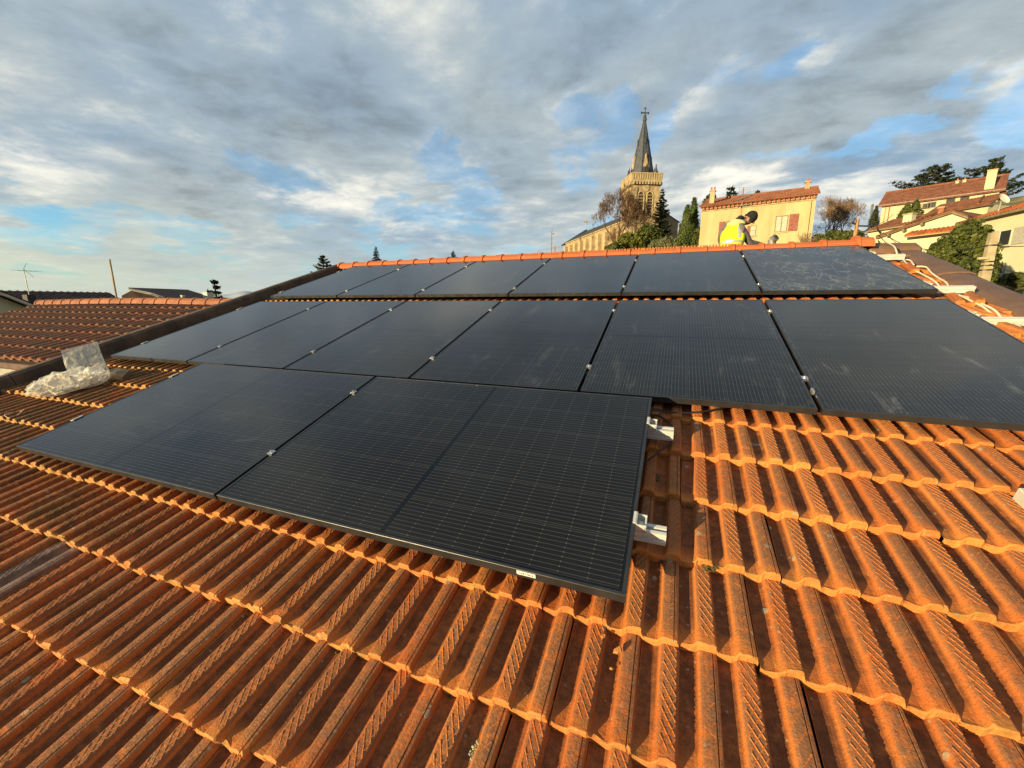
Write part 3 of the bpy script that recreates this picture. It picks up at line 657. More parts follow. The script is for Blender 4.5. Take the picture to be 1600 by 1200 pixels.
# ================================================================== CABLES
def smooth_path(pts, n=8):
    pts = [Vector(p) for p in pts]; out_ = []
    for i in range(len(pts)-1):
        p0, p1, p2, p3 = pts[max(i-1, 0)], pts[i], pts[i+1], pts[min(i+2, len(pts)-1)]
        for k in range(n):
            t = k/n; out_.append(.5*((2*p1) + (p2-p0)*t + (2*p0-5*p1+4*p2-p3)*t*t + (3*p1-p0-3*p2+p3)*t**3))
    return out_ + [pts[-1]]
def cable(pts, r, m_, name, label, cat, k=8, group=None):
    b = MB(); b.tube(smooth_path(pts), r, k); o = b.build(name, m_, org=pts[0], smooth=True); return tag(o, label, cat, group)
cable([rp(u, v, n) for u, v, n in [(5.660, 4.720, -0.118), (5.665, 4.580, -0.113), (5.610, 4.340, -0.113), (5.573, 4.090, -0.113), (5.575, 3.900, -0.116), (5.572, 3.660, -0.118), (5.562, 3.430, -0.150), (5.563, 3.260, -0.118), (5.567, 3.100, -0.116), (5.570, 2.950, -0.118), (5.575, 2.765, -0.150), (5.572, 2.650, -0.118), (5.555, 2.540, -0.113), (5.520, 2.300, -0.118), (5.490, 2.000, -0.128)]], .0072, M['conduit'], 'conduit', 'long cream conduit running down beside the panels, under three rail ends', 'conduit')
cable([rp(u, v, n) for u, v, n in [(5.625, 4.150, -0.108), (5.665, 4.080, -0.100), (5.648, 3.920, -0.113), (5.635, 3.740, -0.118), (5.625, 3.600, -0.118), (5.595, 3.420, -0.150), (5.590, 3.200, -0.118), (5.595, 3.050, -0.116), (5.600, 2.900, -0.118), (5.602, 2.765, -0.150), (5.606, 2.600, -0.118), (5.580, 2.480, -0.113), (5.550, 2.250, -0.118)]], .0072, M['conduit'], 'conduit', 'cream conduit with a hooked upper end, starting between two rail ends', 'conduit')
cable([rp(u, v, n) for u, v, n in [(5.682, 5.050, -0.058), (5.675, 4.900, -0.056), (5.662, 4.760, -0.068), (5.655, 4.585, -0.150), (5.657, 4.450, -0.113), (5.662, 4.380, -0.108), (5.635, 4.230, -0.113)]], .0072, M['conduit'], 'conduit', 'short cream conduit stub passing under the rail end nearest the ridge', 'conduit')
cable([rp(u, v, n) for u, v, n in [(3.35, 1.12, -.075), (3.467, 1.15, -.085), (3.565, 1.152, -.088), (3.656, 1.168, -.09), (3.731, 1.197, -.088), (3.807, 1.242, -.088), (3.885, 1.304, -.095), (3.97, 1.36, -.10), (4.1, 1.50, -.11)]], .0042, M['cable_black'], 'black_cable', 'black cable stretched over the tiles from the bottom row to the middle row', 'cable')
cable([rp(u, v, n) for u, v, n in [(3.38, 1.09, -.06), (3.466, 1.102, -.08), (3.513, 1.096, -.085), (3.556, 1.044, -.085), (3.576, .977, -.08), (3.570, .903, -.085), (3.545, .855, -.09), (3.513, .806, -.095), (3.475, .755, -.10), (3.40, .70, -.10)]], .0042, M['cable_black'], 'black_cable', 'black cable loop hanging round the upper rail end of the bottom row', 'cable')
cable([rp(u, v, n) for u, v, n in [(3.37, 1.13, -.06), (3.47, 1.165, -.082), (3.515, 1.160, -.086), (3.50, 1.12, -.088), (3.44, 1.08, -.08)]], .0036, M['cable_black'], 'black_cable', 'tiny black cable bight by the top corner of the sticker panel', 'cable')
# ================================================================== ROOF WINDOW at the right edge of the picture
sk = thing('roof_window', rp(4.70, .47, -.10), 'cream framed roof window cut off by the right edge of the picture', 'roof window', None, (ALPHA, 0, 0))
b = MB()
for x0, x1, y0, y1 in ((0, .055, 0, .36), (.5, .555, 0, .36), (.055, .5, 0, .05), (.055, .5, .31, .36)): b.bx(x0, x1, y0, y1, -.05, .03)
b.build('frame', M['wframe'], sk, org=(0, 0, 0), bevel=.004)
b = MB(); b.bx(.055, .5, .05, .31, -.01, 0); b.build('pane', M['curtain'], sk, org=(0, 0, 0))
# ================================================================== SMALL LITTER ON THE TILES
def chunk(u, v, n, s, m_, name, label, cat, seed, group=None, flat=.6):
    r = random.Random(seed); b = MB(); k = 6
    b.add([(s[0]*math.cos(i*2*math.pi/k)*r.uniform(.7, 1.1), s[1]*math.sin(i*2*math.pi/k)*r.uniform(.7, 1.1), 0) for i in range(k)] + [(s[0]*.8*math.cos(i*2*math.pi/k)*r.uniform(.7, 1), s[1]*.8*math.sin(i*2*math.pi/k)*r.uniform(.7, 1), s[2]*r.uniform(.7, 1.1)) for i in range(k)],
          [tuple(range(k))[::-1], tuple(range(k, 2*k))] + [(i, (i+1) % k, k+(i+1) % k, k+i) for i in range(k)])
    o = b.build(name, m_, loc=rp(u, v, n)); o.rotation_euler = (ALPHA, r.uniform(-.2, .2), r.uniform(0, 3)); return tag(o, label, cat, group)
chunk(3.455, -.085, -.128, (.017, .011, .012), M['clay_bit'], 'tile_fragment', 'bright broken tile fragment in a pan below the corner of the sticker panel', 'tile fragment', 1)
chunk(3.41, -.055, -.130, (.008, .006, .006), M['clay_bit'], 'tile_fragment', 'tiny clay crumb just left of the bright broken fragment', 'tile fragment', 2)
chunk(3.445, -.135, -.132, (.007, .006, .005), M['clay_bit'], 'tile_fragment', 'small clay crumb just below the bright broken fragment', 'tile fragment', 5)
chunk(1.44, .02, -.125, (.03, .012, .010), mat('red_clay', (.46, .09, .04), .8, .2, 30), 'tile_fragment', 'red tile splinter lying below the seam between the two bottom panels', 'tile fragment', 3)
def lichen(u, v, n, r_, m_, label, seed):
    r = random.Random(seed); b = MB()
    for i in range(60):
        a, q = r.uniform(0, 6.28), r_*math.sqrt(r.random()); s = r.uniform(.09, .2)*r_; h = .0045*r.uniform(.4, 1)
        c_ = Vector((q*math.cos(a), q*math.sin(a), 0)); k = 5; ph = r.random()*6
        b.add([c_ + Vector((s*math.cos(ph+j*1.2566), s*math.sin(ph+j*1.2566), h*.3)) for j in range(k)] + [c_ + Vector((0, 0, h))], [(j, (j+1) % k, k) for j in range(k)])
    o = b.build('lichen', m_, loc=rp(u, v, n)); o.rotation_euler = (ALPHA, 0, 0); return tag(o, label, 'lichen')
lm1 = mat('pale_lichen', (.46, .46, .30), .95, .3, 120, .5, 200); lm2 = mat('dull_moss', (.13, .12, .045), .95, .4, 90, .6, 200)
lichen(3.165, -.412, -.138, .021, lm1, 'round pale green lichen rosette in a pan at the bottom of the picture', 1)
lichen(3.505, .685, -.135, .026, lm2, 'dull green lichen cushion in shade, just right of the cable loop', 2)
lichen(3.70, .270, -.128, .024, lm2, 'dark moss cushion on a tile lip in the shadow of the sticker panel', 3)
lichen(3.33, -.44, -.132, .03, lm2, 'dark moss tuft on a tile at the very bottom of the picture', 4)

# moss in the joints and under the drip edges, grit in the pans
r = random.Random(77); bm_, bg_ = MB(), MB()
for vis, u, v, k, j in slots[:420]:
    if vis <= .001: continue
    for _ in range(r.choice((0, 0, 0, 1, 1, 2) if u < 2.2 else (0, 0, 0, 0, 0, 1, 1))):
        du = r.choice((.0, .022, .118, .199, .1, r.uniform(0, .2))); c = rp(u+du+r.gauss(0, .004), v-.006+r.gauss(0, .003), nb(u, v)+.007); s_ = r.uniform(.003, .0085)
        for q in range(7):
            p = c + Vector((r.gauss(0, s_), r.gauss(0, s_*.6), 0)); h = s_*r.uniform(.5, 1.1); a = r.uniform(0, 6)
            bm_.add([p+Vector((s_*.6*math.cos(a+t), s_*.6*math.sin(a+t), -.003)) for t in (0, 1.57, 3.14, 4.71)] + [p+Vector((0, 0, h))], [(0, 1, 4), (1, 2, 4), (2, 3, 4), (3, 0, 4)])
    for _ in range(r.choice((0, 1, 1, 2, 3))):
        c = rp(u+r.choice((.024, .124))+r.gauss(0, .008), v+r.uniform(.02, .26), 0); vv = (c.z-5)/SA if False else None
        y_ = r.uniform(.02, .26); uu = u+r.choice((.024, .124))+r.gauss(0, .008); c = rp(uu, v+y_, nb(u, v)+TT*(1-y_/TE)+.0005); s_ = r.uniform(.0012, .0042)
        P = [c + Vector((s_*r.uniform(.6, 1.2)*math.cos(t), s_*r.uniform(.6, 1.2)*math.sin(t), -.001)) for t in (0, 1.57, 3.14, 4.71)]
        bg_.add(P + [c+Vector((r.gauss(0, s_*.3), 0, s_*.8))], [(0, 1, 4), (1, 2, 4), (2, 3, 4), (3, 0, 4)])
tag(bm_.build('moss', lm2, smooth=True), 'scattered moss tufts in the tile joints', None, None, 'stuff'); tag(bg_.build('grit', M['clay_bit']), 'clay grit and crumbs strewn in the tile pans', None, None, 'stuff')

# ================================================================== PLASTIC BAGS
def film_material(name, col, alpha, rough=.25):
    m_ = bpy.data.materials.new(name); m_.use_nodes = True; g = G(m_.node_tree); b = g.n['Principled BSDF']
    pos = g.new('ShaderNodeNewGeometry').outputs['Position']
    n = g.noise(pos, 13, 4, .6, 1.5); b.inputs['Roughness'].default_value = rough; g.put(b.inputs['Base Color'], col); b.inputs['Specular IOR Level'].default_value = .6
    g.put(b.inputs['Normal'], g.bump(g.m('ADD', n, g.m('MULTIPLY', g.vor(pos, 12, 'DISTANCE_TO_EDGE'), -1.6)), .45, .03))
    tl = g.new('ShaderNodeBsdfTranslucent'); g.put(tl.inputs[0], col); m1 = g.new('ShaderNodeMixShader'); m1.inputs[0].default_value = .35; g.l.new(b.outputs[0], m1.inputs[1]); g.l.new(tl.outputs[0], m1.inputs[2])
    tr = g.new('ShaderNodeBsdfTransparent'); mx = g.new('ShaderNodeMixShader'); g.put(mx.inputs[0], g.ss(n, .3, .7, alpha-.16, alpha+.2))
    g.l.new(tr.outputs[0], mx.inputs[1]); g.l.new(m1.outputs[0], mx.inputs[2]); g.l.new(mx.outputs[0], g.n['Material Output'].inputs[0]); return m_
M['film'] = film_material('clear_plastic_film', (.78, .75, .67), .33, .30); M['film_thin'] = film_material('thin_plastic_film', (.70, .69, .64), .36, .32)
M['paper'] = mat('crumpled_paper', (.72, .66, .52), .9, .12, 18, .6, 45); M['paper_blue'] = mat('grey_blue_leaflet', (.30, .32, .38), .8, .2, 22)
from mathutils import noise as mn
def sack(cu, cv, n, A, B, H, rotz, m_, seed, name, label, amp=.25, nu=30, nv=14, tilt=0):      # a crumpled closed bag
    b = MB(); vs = []
    for j in range(nv+1):
        ph = math.pi*j/nv
        for i in range(nu):
            t = 2*math.pi*i/nu; p = Vector((math.sin(ph)*math.cos(t), math.sin(ph)*math.sin(t), -math.cos(ph)))
            sq = 1/max(abs(p.x), abs(p.y), .75); p = Vector((p.x*(.55+.45*sq), p.y*(.55+.45*sq), p.z))
            d = 1 + amp*(mn.noise(p*2.1+Vector((seed, 0, 0))) + .55*abs(mn.noise(p*5+Vector((0, seed, 0)))) + .25*mn.noise(p*11+Vector((0, 0, seed))))
            vs.append((p.x*A*d, p.y*B*d, max(-.012, (p.z*.5+.5)*H*d - .01)))
    b.add(vs, [(j*nu+i, j*nu+(i+1) % nu, (j+1)*nu+(i+1) % nu, (j+1)*nu+i) for j in range(nv) for i in range(nu)])
    o = b.build(name, m_, loc=rp(cu, cv, n)); o.rotation_euler = (Matrix.Rotation(ALPHA, 3, 'X') @ Matrix.Rotation(rotz, 3, 'Z') @ Matrix.Rotation(tilt, 3, 'Y')).to_euler(); return tag(o, label, 'plastic bag')
ZB = -.098
b0 = sack(-1.10, .67, ZB, .200, .14, .145, .55, M['film'], 3.3, 'plastic_bag', 'slack see-through plastic bag lying open on the left tiles with papers inside', .42)
def inside(parent, name, m_, c, s, e):
    b = MB(); b.box((0, 0, 0), *s); o = b.build(name, m_); o.parent = parent; o.location = c; o.rotation_euler = e; return o
inside(b0, 'leaflet', M['paper_blue'], (.05, -.02, .045), (.16, .10, .012), (.25, -.2, .4)); inside(b0, 'leaflet', M['paper'], (-.04, .03, .05), (.15, .11, .014), (-.25, .25, -.5)); inside(b0, 'leaflet', M['paper'], (.02, -.06, .035), (.10, .07, .02), (.5, .1, 1.2))
sack(-.955, .80, ZB, .150, .080, .130, .62, M['film'], 8.1, 'plastic_bag', 'rolled up plastic bag with crumpled paper at its end', .42, tilt=-.08)
sack(-1.04, .74, ZB, .07, .06, .105, .3, M['paper'], 5.2, 'crumpled_paper', 'ball of crumpled cream paper stuffed in the mouth of the rolled bag', .45)
bpy.data.objects['crumpled_paper']['category'] = 'paper'
# the stiff empty bag standing on edge, leaning back
b = MB(); nx, ny = 16, 20; Wd, Ht = .235, .30; vs = []
for s_ in (0, 1):
    for j in range(ny+1):
        for i in range(nx+1):
            x = (i/nx-.5)*Wd; y = j/ny*Ht; e = math.sin(math.pi*i/nx)*math.sin(math.pi*min(1, j/ny*.96+.02))
            d = (.018 + .016*mn.noise(Vector((x*11, y*9, s_*5))) + .008*mn.noise(Vector((x*30, y*26, s_*7))))*e
            vs.append((x + .012*mn.noise(Vector((x*4, y*7, 3)))+.03*(y/Ht)**2, y, (d if s_ else -d) + .05*(y/Ht)**2 + .014*mn.noise(Vector((x*6, y*6, 1)))))
n1_ = (nx+1)*(ny+1)
fs = [(j*(nx+1)+i, j*(nx+1)+i+1, (j+1)*(nx+1)+i+1, (j+1)*(nx+1)+i) for j in range(ny) for i in range(nx)]
b.add(vs, fs + [tuple(n1_+q for q in f_[::-1]) for f_ in fs]); bagp = rp(-1.085, .86, -.10)
o = b.build('plastic_bag', M['film_thin'], loc=bagp, smooth=True); o.rotation_euler = (rad(72), rad(-16), rad(58)); tag(o, 'flat clear plastic bag standing upright above the other bags', 'plastic bag')
b = MB()
for x0, y0, x1, y1 in ((-.117, 0, -.105, .30), (.105, 0, .117, .30), (-.105, .285, .105, .30)):
    b.add([(x0+.03*(y0/Ht)**2, y0, .05*(y0/Ht)**2+.003), (x1+.03*(y0/Ht)**2, y0, .05*(y0/Ht)**2+.003), (x1+.03*(y1/Ht)**2, y1, .05*(y1/Ht)**2+.003), (x0+.03*(y1/Ht)**2, y1, .05*(y1/Ht)**2+.003)], [(0, 1, 2, 3)])
e_ = b.build('seam', M['film']); e_.parent = o
b = MB(); b.box((0, 0, .03), .12, .10, .05); b.box((.02, 0, .058), .09, .09, .006); o = b.build('cardboard_piece', M['cardboard'], loc=rp(-.86, .95, -.095), bevel=.006); o.rotation_euler = (ALPHA+.25, .2, .5); tag(o, 'small folded brown cardboard piece behind the rolled plastic bag', 'cardboard')
b = MB(); pts = [rp(-1.04+.055*math.cos(t)*(1+.1*math.sin(3*t)), .335+.05*math.sin(t), -.10+.012*math.sin(2*t)) for t in np.linspace(0, 10.5, 40)]; b.tube(pts, .0022, 5)
o = b.build('strap_coil', M['conduit'], org=pts[0], smooth=True); tag(o, 'pale coiled strap lying on the tiles at the left edge of the picture', 'strap')

# ================================================================== THE WORKER BEHIND THE RIDGE
def skin_mesh(chain, edges, lv=2):
    me = bpy.data.meshes.new('tmp'); me.from_pydata([c[0] for c in chain], edges, []); o = bpy.data.objects.new('tmp', me); C.objects.link(o)
    o.modifiers.new('s', 'SKIN'); sv = me.skin_vertices[0].data
    for i, c in enumerate(chain):
        r = c[1]; sv[i].radius = r if isinstance(r, tuple) else (r, r); sv[i].use_root = (i == 0)
    sm = o.modifiers.new('d', 'SUBSURF'); sm.levels = lv; sm.render_levels = lv
    dg = bpy.context.evaluated_depsgraph_get(); me2 = bpy.data.meshes.new_from_object(o.evaluated_get(dg)); bpy.data.objects.remove(o); me2.polygons.foreach_set('use_smooth', [True]*len(me2.polygons)); return me2
WZ = 6.35
A_ = lambda x, y, dz=0: at(x, y, WZ+dz)
per = thing('person', Vector((A_(1146, 400).x, A_(1146, 400).y, RZW-1.3*math.tan(ALPHA))), 'worker in a yellow hi-vis vest and black beanie bending over behind the ridge', 'person')
PLc = per.location
def L(p): return tuple(Vector(p) - PLc)
roofz = lambda y: RZW - (y-RYW)*math.tan(ALPHA)
pel = A_(1143, 392); pel.z = roofz(pel.y)+.24
spine1 = A_(1144, 376); chest = A_(1147, 360); neckb = A_(1153, 349, .02); neck = A_(1160, 346, .03); head = A_(1168, 345, .05); crown = A_(1172, 339, .05)
shR = A_(1160, 360, -.10); elR = A_(1171, 379, -.02); wrR = A_(1192, 383, .06); haR = A_(1199, 386, .10)
shL = A_(1133, 358, .10); elL = A_(1125.5, 374, .16); wrL = A_(1131, 391, .26); haL = A_(1135, 396, .30)
fw = Vector((.25, .9, 0))
kn1 = pel + Vector((.30, .36, 0)); kn1.z = roofz(kn1.y)+.08; kn2 = pel + Vector((-.12, .44, 0)); kn2.z = roofz(kn2.y)+.08
ft1 = pel + Vector((.16, -.10, 0)); ft1.z = roofz(ft1.y)+.07; ft2 = pel + Vector((-.16, -.06, 0)); ft2.z = roofz(ft2.y)+.07
ch = [(L(pel), (.16, .13)), (L(spine1), (.165, .12)), (L(chest), (.175, .125)), (L(neckb), (.085, .075)), (L(neck), .055), (L(head), (.082, .088)), (L(crown), (.070, .075)),
      (L(shR), .078), (L((shR+elR)/2), .062), (L(elR), .052), (L((elR+wrR)/2), .046), (L(wrR), .034),
      (L(shL), .078), (L((shL+elL)/2), .060), (L(elL), .052), (L((elL+wrL)/2), .045), (L(wrL), .034),
      (L(pel+Vector((.12, .06, -.04))), .095), (L(kn1), .075), (L(ft1), .055), (L(pel+Vector((-.11, .06, -.04))), .095), (L(kn2), .075), (L(ft2), .055)]
ed = [(0, 1), (1, 2), (2, 3), (3, 4), (4, 5), (5, 6), (2, 7), (7, 8), (8, 9), (9, 10), (10, 11), (2, 12), (12, 13), (13, 14), (14, 15), (15, 16), (0, 17), (17, 18), (18, 19), (0, 20), (20, 21), (21, 22)]
me = skin_mesh(ch, ed); me.name = 'body'
for m_ in (M['jacket'], M['skin'], M['trousers']): me.materials.append(m_)
hz = Vector(L(neck))
for p in me.polygons:
    c = p.center
    p.material_index = 1 if ((c - Vector(L(head))).length < .115 or (c - Vector(L(crown))).length < .10) else (2 if c.z < L(pel)[2]+.02 and (c-Vector(L(wrR))).length > .12 else 0)
bo = bpy.data.objects.new('body', me); C.objects.link(bo); bo.parent = per
# face: looks right and down
fd = (RX*.95 - RZ*.16 + RY*.32).normalized(); up_h = Vector((-.12, 0, 1)).normalized(); sd_ = fd.cross(up_h).normalized(); up_h = sd_.cross(fd)
def blob(name, m_, c, sx, sy, sz, X, Y, Z, k=14, jitter=0, parent=per, top=1.0):
    b = MB(); vs = []
    for j in range(k//2+1):
        ph = math.pi*j/(k//2)
        for i in range(k):
            t = 2*math.pi*i/k; p = Vector(c) + X*(sx*math.sin(ph)*math.cos(t)) + Y*(sy*math.sin(ph)*math.sin(t)) - Z*(sz*math.cos(ph)); vs.append(p + Vector((jitter*mn.noise(p*9), jitter*mn.noise(p*9+Vector((5, 0, 0))), jitter*mn.noise(p*9+Vector((0, 5, 0))))))
    b.add(vs, [(j*k+i, j*k+(i+1) % k, (j+1)*k+(i+1) % k, (j+1)*k+i) for j in range(k//2) for i in range(k)]); return b.build(name, m_, parent, smooth=True)
blob('nose', M['skin'], head + fd*.094 - up_h*.008, .018, .012, .022, fd, sd_, up_h, 8)
for s_ in (-1, 1):
    blob('eye', M['wool'], head + fd*.080 + sd_*.032*s_ + up_h*.018, .007, .011, .006, fd, sd_, up_h, 8)
    blob('ear', M['skin'], head + sd_*.083*s_ - fd*.012 + up_h*.0, .018, .009, .030, fd, sd_, up_h, 8)
blob('mouth', M['cardboard'], head + fd*.082 - up_h*.045, .006, .022, .005, fd, sd_, up_h, 8)
bz = (up_h*.80 + fd*.42).normalized(); bx_ = (fd - bz*fd.dot(bz)).normalized()
bean = blob('beanie', M['wool'], head + up_h*.060 + fd*.030, .086, .083, .108, bx_, sd_, bz, 18, .012)
blob('beanie_cuff', M['wool'], head + up_h*.040 + fd*.012, .090, .087, .032, bx_, sd_, bz, 18, .004)
blob('hood', M['wool'], A_(1155, 342.5, -.01), .075, .065, .034, (RX*.95-RY*.25).normalized(), RZ, (-RY*.95-RX*.25).normalized(), 16, .025)
blob('collar', M['vest_pale'], A_(1149, 349.5, -.05), .140, .085, .052, (RX*.93-RY*.05).normalized(), RZ, -RY, 18, .035)
# vest: a shell over the torso
vch = [(L(A_(1142, 391)), (.190, .160)), (L(spine1), (.195, .155)), (L(A_(1146, 363)), (.195, .155)), (L(A_(1149, 354)), (.150, .115)), (L(A_(1152, 350)), (.10, .08))]
me = skin_mesh(vch, [(0, 1), (1, 2), (2, 3), (3, 4)]); me.name = 'vest'
for m_ in (M['vest'], M['reflective'], M['vest_pale']): me.materials.append(m_)
for v_ in me.vertices: v_.co += Vector((mn.noise(v_.co*7)*.022, mn.noise(v_.co*7+Vector((3, 0, 0)))*.022, mn.noise(v_.co*7+Vector((0, 3, 0)))*.012))
axd = (Vector(vch[3][0])-Vector(vch[0][0])); AL = axd.length; axd.normalize()
for p in me.polygons:
    q = p.center - Vector(vch[0][0]); t = q.dot(axd)/AL; s_ = q.dot(RX)
    p.material_index = 1 if (.20 < t < .29 or (abs(s_-.055) < .016 and t > .29)) else 0
vo = bpy.data.objects.new('vest', me); C.objects.link(vo); vo.parent = per; sm = vo.modifiers.new('d', 'SUBSURF'); sm.levels = 1; sm.render_levels = 1
# gloved hands with five fingers
def hand(w, dirv, side, name):
    d = Vector(dirv).normalized(); s = d.cross(Vector((0, 0, 1))).normalized()*side; u_ = s.cross(d)*side
    b = MB(); b.tube([w, w+d*.03, w+d*.075, w+d*.088], [.028, .036, .040, .030], 8)
    for i, (o_, l_) in enumerate(((-.028, .065), (-.010, .078), (.010, .072), (.027, .056))):
        p = w + d*.082 + s*o_; b.tube([p, p+d*l_*.5-u_*.006, p+d*l_*.8-u_*.022, p+d*l_*.92-u_*.036], [.010, .0095, .0088, .007], 6)
    p = w + d*.028 + s*.034; b.tube([p, p+(d*.5+s*.6)*.045, p+(d*.9+s*.35)*.065-u_*.01], [.013, .011, .008], 6)
    b.build(name, M['glove'], per, smooth=True)
hand(wrR, haR-wrR + Vector((.02, .02, -.02)), 1, 'hand'); hand(wrL, haL-wrL, -1, 'hand')
# the round capped flue beside him
fl = at(1207, 392, 6.05); fl.z = roofz(fl.y)-.02
t = thing('vent_pipe', fl, 'short grey vent pipe with a tilted round cap beside the worker', 'vent pipe')
top_ = at(1206.5, 374.5, 6.05); b = MB(); b.tube([fl, top_], [.058, .055], 14); b.build('pipe', M['steel'], t, smooth=False)
ax = (-RZ*.9 + RX*.25 - RY*.35).normalized(); cpt = at(1212.5, 370.5, 5.98); b = MB(); b.tube([cpt - ax*.05, cpt-ax*.045, cpt], [.040, .052, .052], 18); b.build('cap', M['steel'], t); b = MB(); b.tube([cpt, cpt + ax*.010], [.028, .028], 14); b.build('disc', M['iron'], t)
b = MB(); b.tube([top_, (top_+cpt)/2, cpt-ax*.04], [.05, .045, .04], 12); b.build('elbow', M['steel'], t)
# ================================================================== NEIGHBOUR ROOF ON THE LEFT
NYR, NZR = CAM.y+5.5, CAM.z-.05; TA = math.tan(ALPHA); NX0, NX1 = -11.3, -2.08; NW, NE = .25, .33; NC = 8
nh = thing('neighbour_house', ((NX0+NX1)/2, NYR, 0), 'low house with the dull red tile roof and orange ridge, left of the verge board', 'house')
def np_(x, s, n): return Vector((x, NYR - s*CA + n*(-SA), NZR - s*SA + n*CA))        # s: distance down the slope
pr = [(0, .0), (.03, 0), (.055, .012), (.085, .040), (.125, .052), (.165, .040), (.195, .012), (.222, 0), (.25, 0)]
nt_me = []
for sd0 in range(5):
    r = random.Random(sd0+50); b = MB(); vs = []
    for j, (y, t) in enumerate(((0, .026), (.02, .028), (.17, .014), (.345, 0))):
        for x, h in pr: vs.append((x, y + r.gauss(0, .001), h + t - (.004 if j == 0 else 0)))
    n = len(pr); fs = [(j*n+i, j*n+i+1, (j+1)*n+i+1, (j+1)*n+i) for j in range(3) for i in range(n-1)]
    o_ = len(vs); vs += [(x, .001, h*.75-.006) for x, h in pr]; fs += [(o_+i, o_+i+1, i+1, i) for i in range(n-1)]
    b.add(vs, fs); me = b.mesh('tile', M['tile_neighbour']); set_attr(me, 'wear', [.6]*len(vs)); set_attr(me, 'lip', [0]*len(vs)); set_attr(me, 'tile_id', [0]*len(vs)); nt_me.append((me, np.array(vs), fs))
sl = []
for k in range(NC):
    for i in range(int((NX1-NX0)/NW)):
        x = NX0+i*NW; p = np_(x, (NC-k)*NE, 0); X, Y, Z = px_of(p); sl.append(((1/Z**2) if X > -60 else 0, x, (NC-k)*NE, k, i))
sl.sort(key=lambda t: -t[0]); JV, JF, off = [], [], 0; NL = nh.location
for q, (vis, x, s_, k, i) in enumerate(sl):
    r = random.Random(k*99+i); v_ = r.randrange(5); Lc = np_(x, s_, .02+r.gauss(0, .002)); e = (ALPHA+r.gauss(0, .006), r.gauss(0, .008), r.gauss(0, .006))
    if q < 285:
        o = bpy.data.objects.new('tile', nt_me[v_][0]); C.objects.link(o); o.parent = nh; o.location = Lc-NL; o.rotation_euler = e
    else:
        JV.append(nt_me[v_][1] @ np.array(Euler(e).to_matrix()).T + np.array(Lc-NL)); JF += [tuple(a+off for a in f_) for f_ in nt_me[v_][2]]; off += len(nt_me[v_][1])
if JV:
    V_ = np.concatenate(JV); me = bpy.data.meshes.new('far_tile'); me.from_pydata(V_.tolist(), [], JF); me.materials.append(M['tile_neighbour'])
    set_attr(me, 'wear', [.6]*len(V_)); set_attr(me, 'lip', [0]*len(V_)); set_attr(me, 'tile_id', np.repeat(rng.random(len(V_)//45+1), 45)[:len(V_)])
    o = bpy.data.objects.new('far_tile', me); C.objects.link(o); o.parent = nh; tag(o, kind='stuff')
u = NX0-.1; i = 0
while u < NX1-.2:
    ridge_cap(u, .40, nh, lambda a, b_, c_: Vector((a, NYR+b_, NZR+.075+c_ + .02*math.sin(a*.6))), M['ridge_n'], .12, .085, seed=i); u += .40; i += 1
b = MB(); b.prism([np_(NX0-.02, 0, -.02), np_(NX1, 0, -.02), np_(NX1, NC*NE+.02, -.02), np_(NX0-.02, NC*NE+.02, -.02)], (0, 0, -.08)); b.build('roof_deck', M['deck'], nh)
b = MB(); y2 = NYR+3.4; b.prism([Vector((NX0, NYR, NZR-.02)), Vector((NX1, NYR, NZR-.02)), Vector((NX1, y2, NZR-.02-3.4*TA)), Vector((NX0, y2, NZR-.02-3.4*TA))], (0, 0, -.08)); b.build('back_slope', M['tile_neighbour'], nh)
ey = np_(0, NC*NE-.25, 0).y; ez = np_(0, NC*NE-.25, -.11).z
b = MB(); b.add([(x, y, z) for x in (NX0+.15, NX1) for (y, z) in ((ey, -2), (y2-.3, -2), (y2-.3, NZR-.13-3.1*TA), (NYR, NZR-.11), (ey, ez))], [(0, 1, 2, 3, 4), (9, 8, 7, 6, 5), (0, 4, 9, 5), (1, 6, 7, 2)]); b.build('wall', M['steel'], nh)
b = MB(); b.tube([np_(NX0, NC*NE+.05, -.06), np_(NX1, NC*NE+.05, -.06)], .055, 8); b.build('gutter', M['gutter'], nh)
b = MB(); b.bx(-16, -3.5, -9, ey-1.2, 3.4, 3.5); ob = b.build('lower_terrace', M['zinc']); tag(ob, kind='structure'); ob.name = 'terrace'; b = None

# ================================================================== BACKGROUND BUILDINGS
Zu = Vector((0, 0, 1))
class Facade:                                           # a vertical wall plane through two eave points
    def __init__(s, P, Q):
        s.P = Vector(P); e = Vector(Q)-Vector(P); s.len = Vector((e.x, e.y, 0)).length; s.e = Vector((e.x, e.y, 0)).normalized(); s.n = Vector((s.e.y, -s.e.x, 0))
        if s.n.dot(CAM-s.P) < 0: s.n = -s.n
    def pt(s, a, h, d=0): return s.P + s.e*a + Zu*h + s.n*d        # along, above the eave, out
    def hit(s, x, y):
        r = ray(x, y); t = (s.P-CAM).dot(s.n)/r.dot(s.n); q = CAM + r*t - s.P; return (q.dot(s.e), q.z)
    def box(s, b, a0, a1, h0, h1, d0, d1): b.box(s.pt((a0+a1)/2, (h0+h1)/2, (d0+d1)/2), a1-a0, abs(d1-d0), h1-h0, s.e, s.n, Zu)
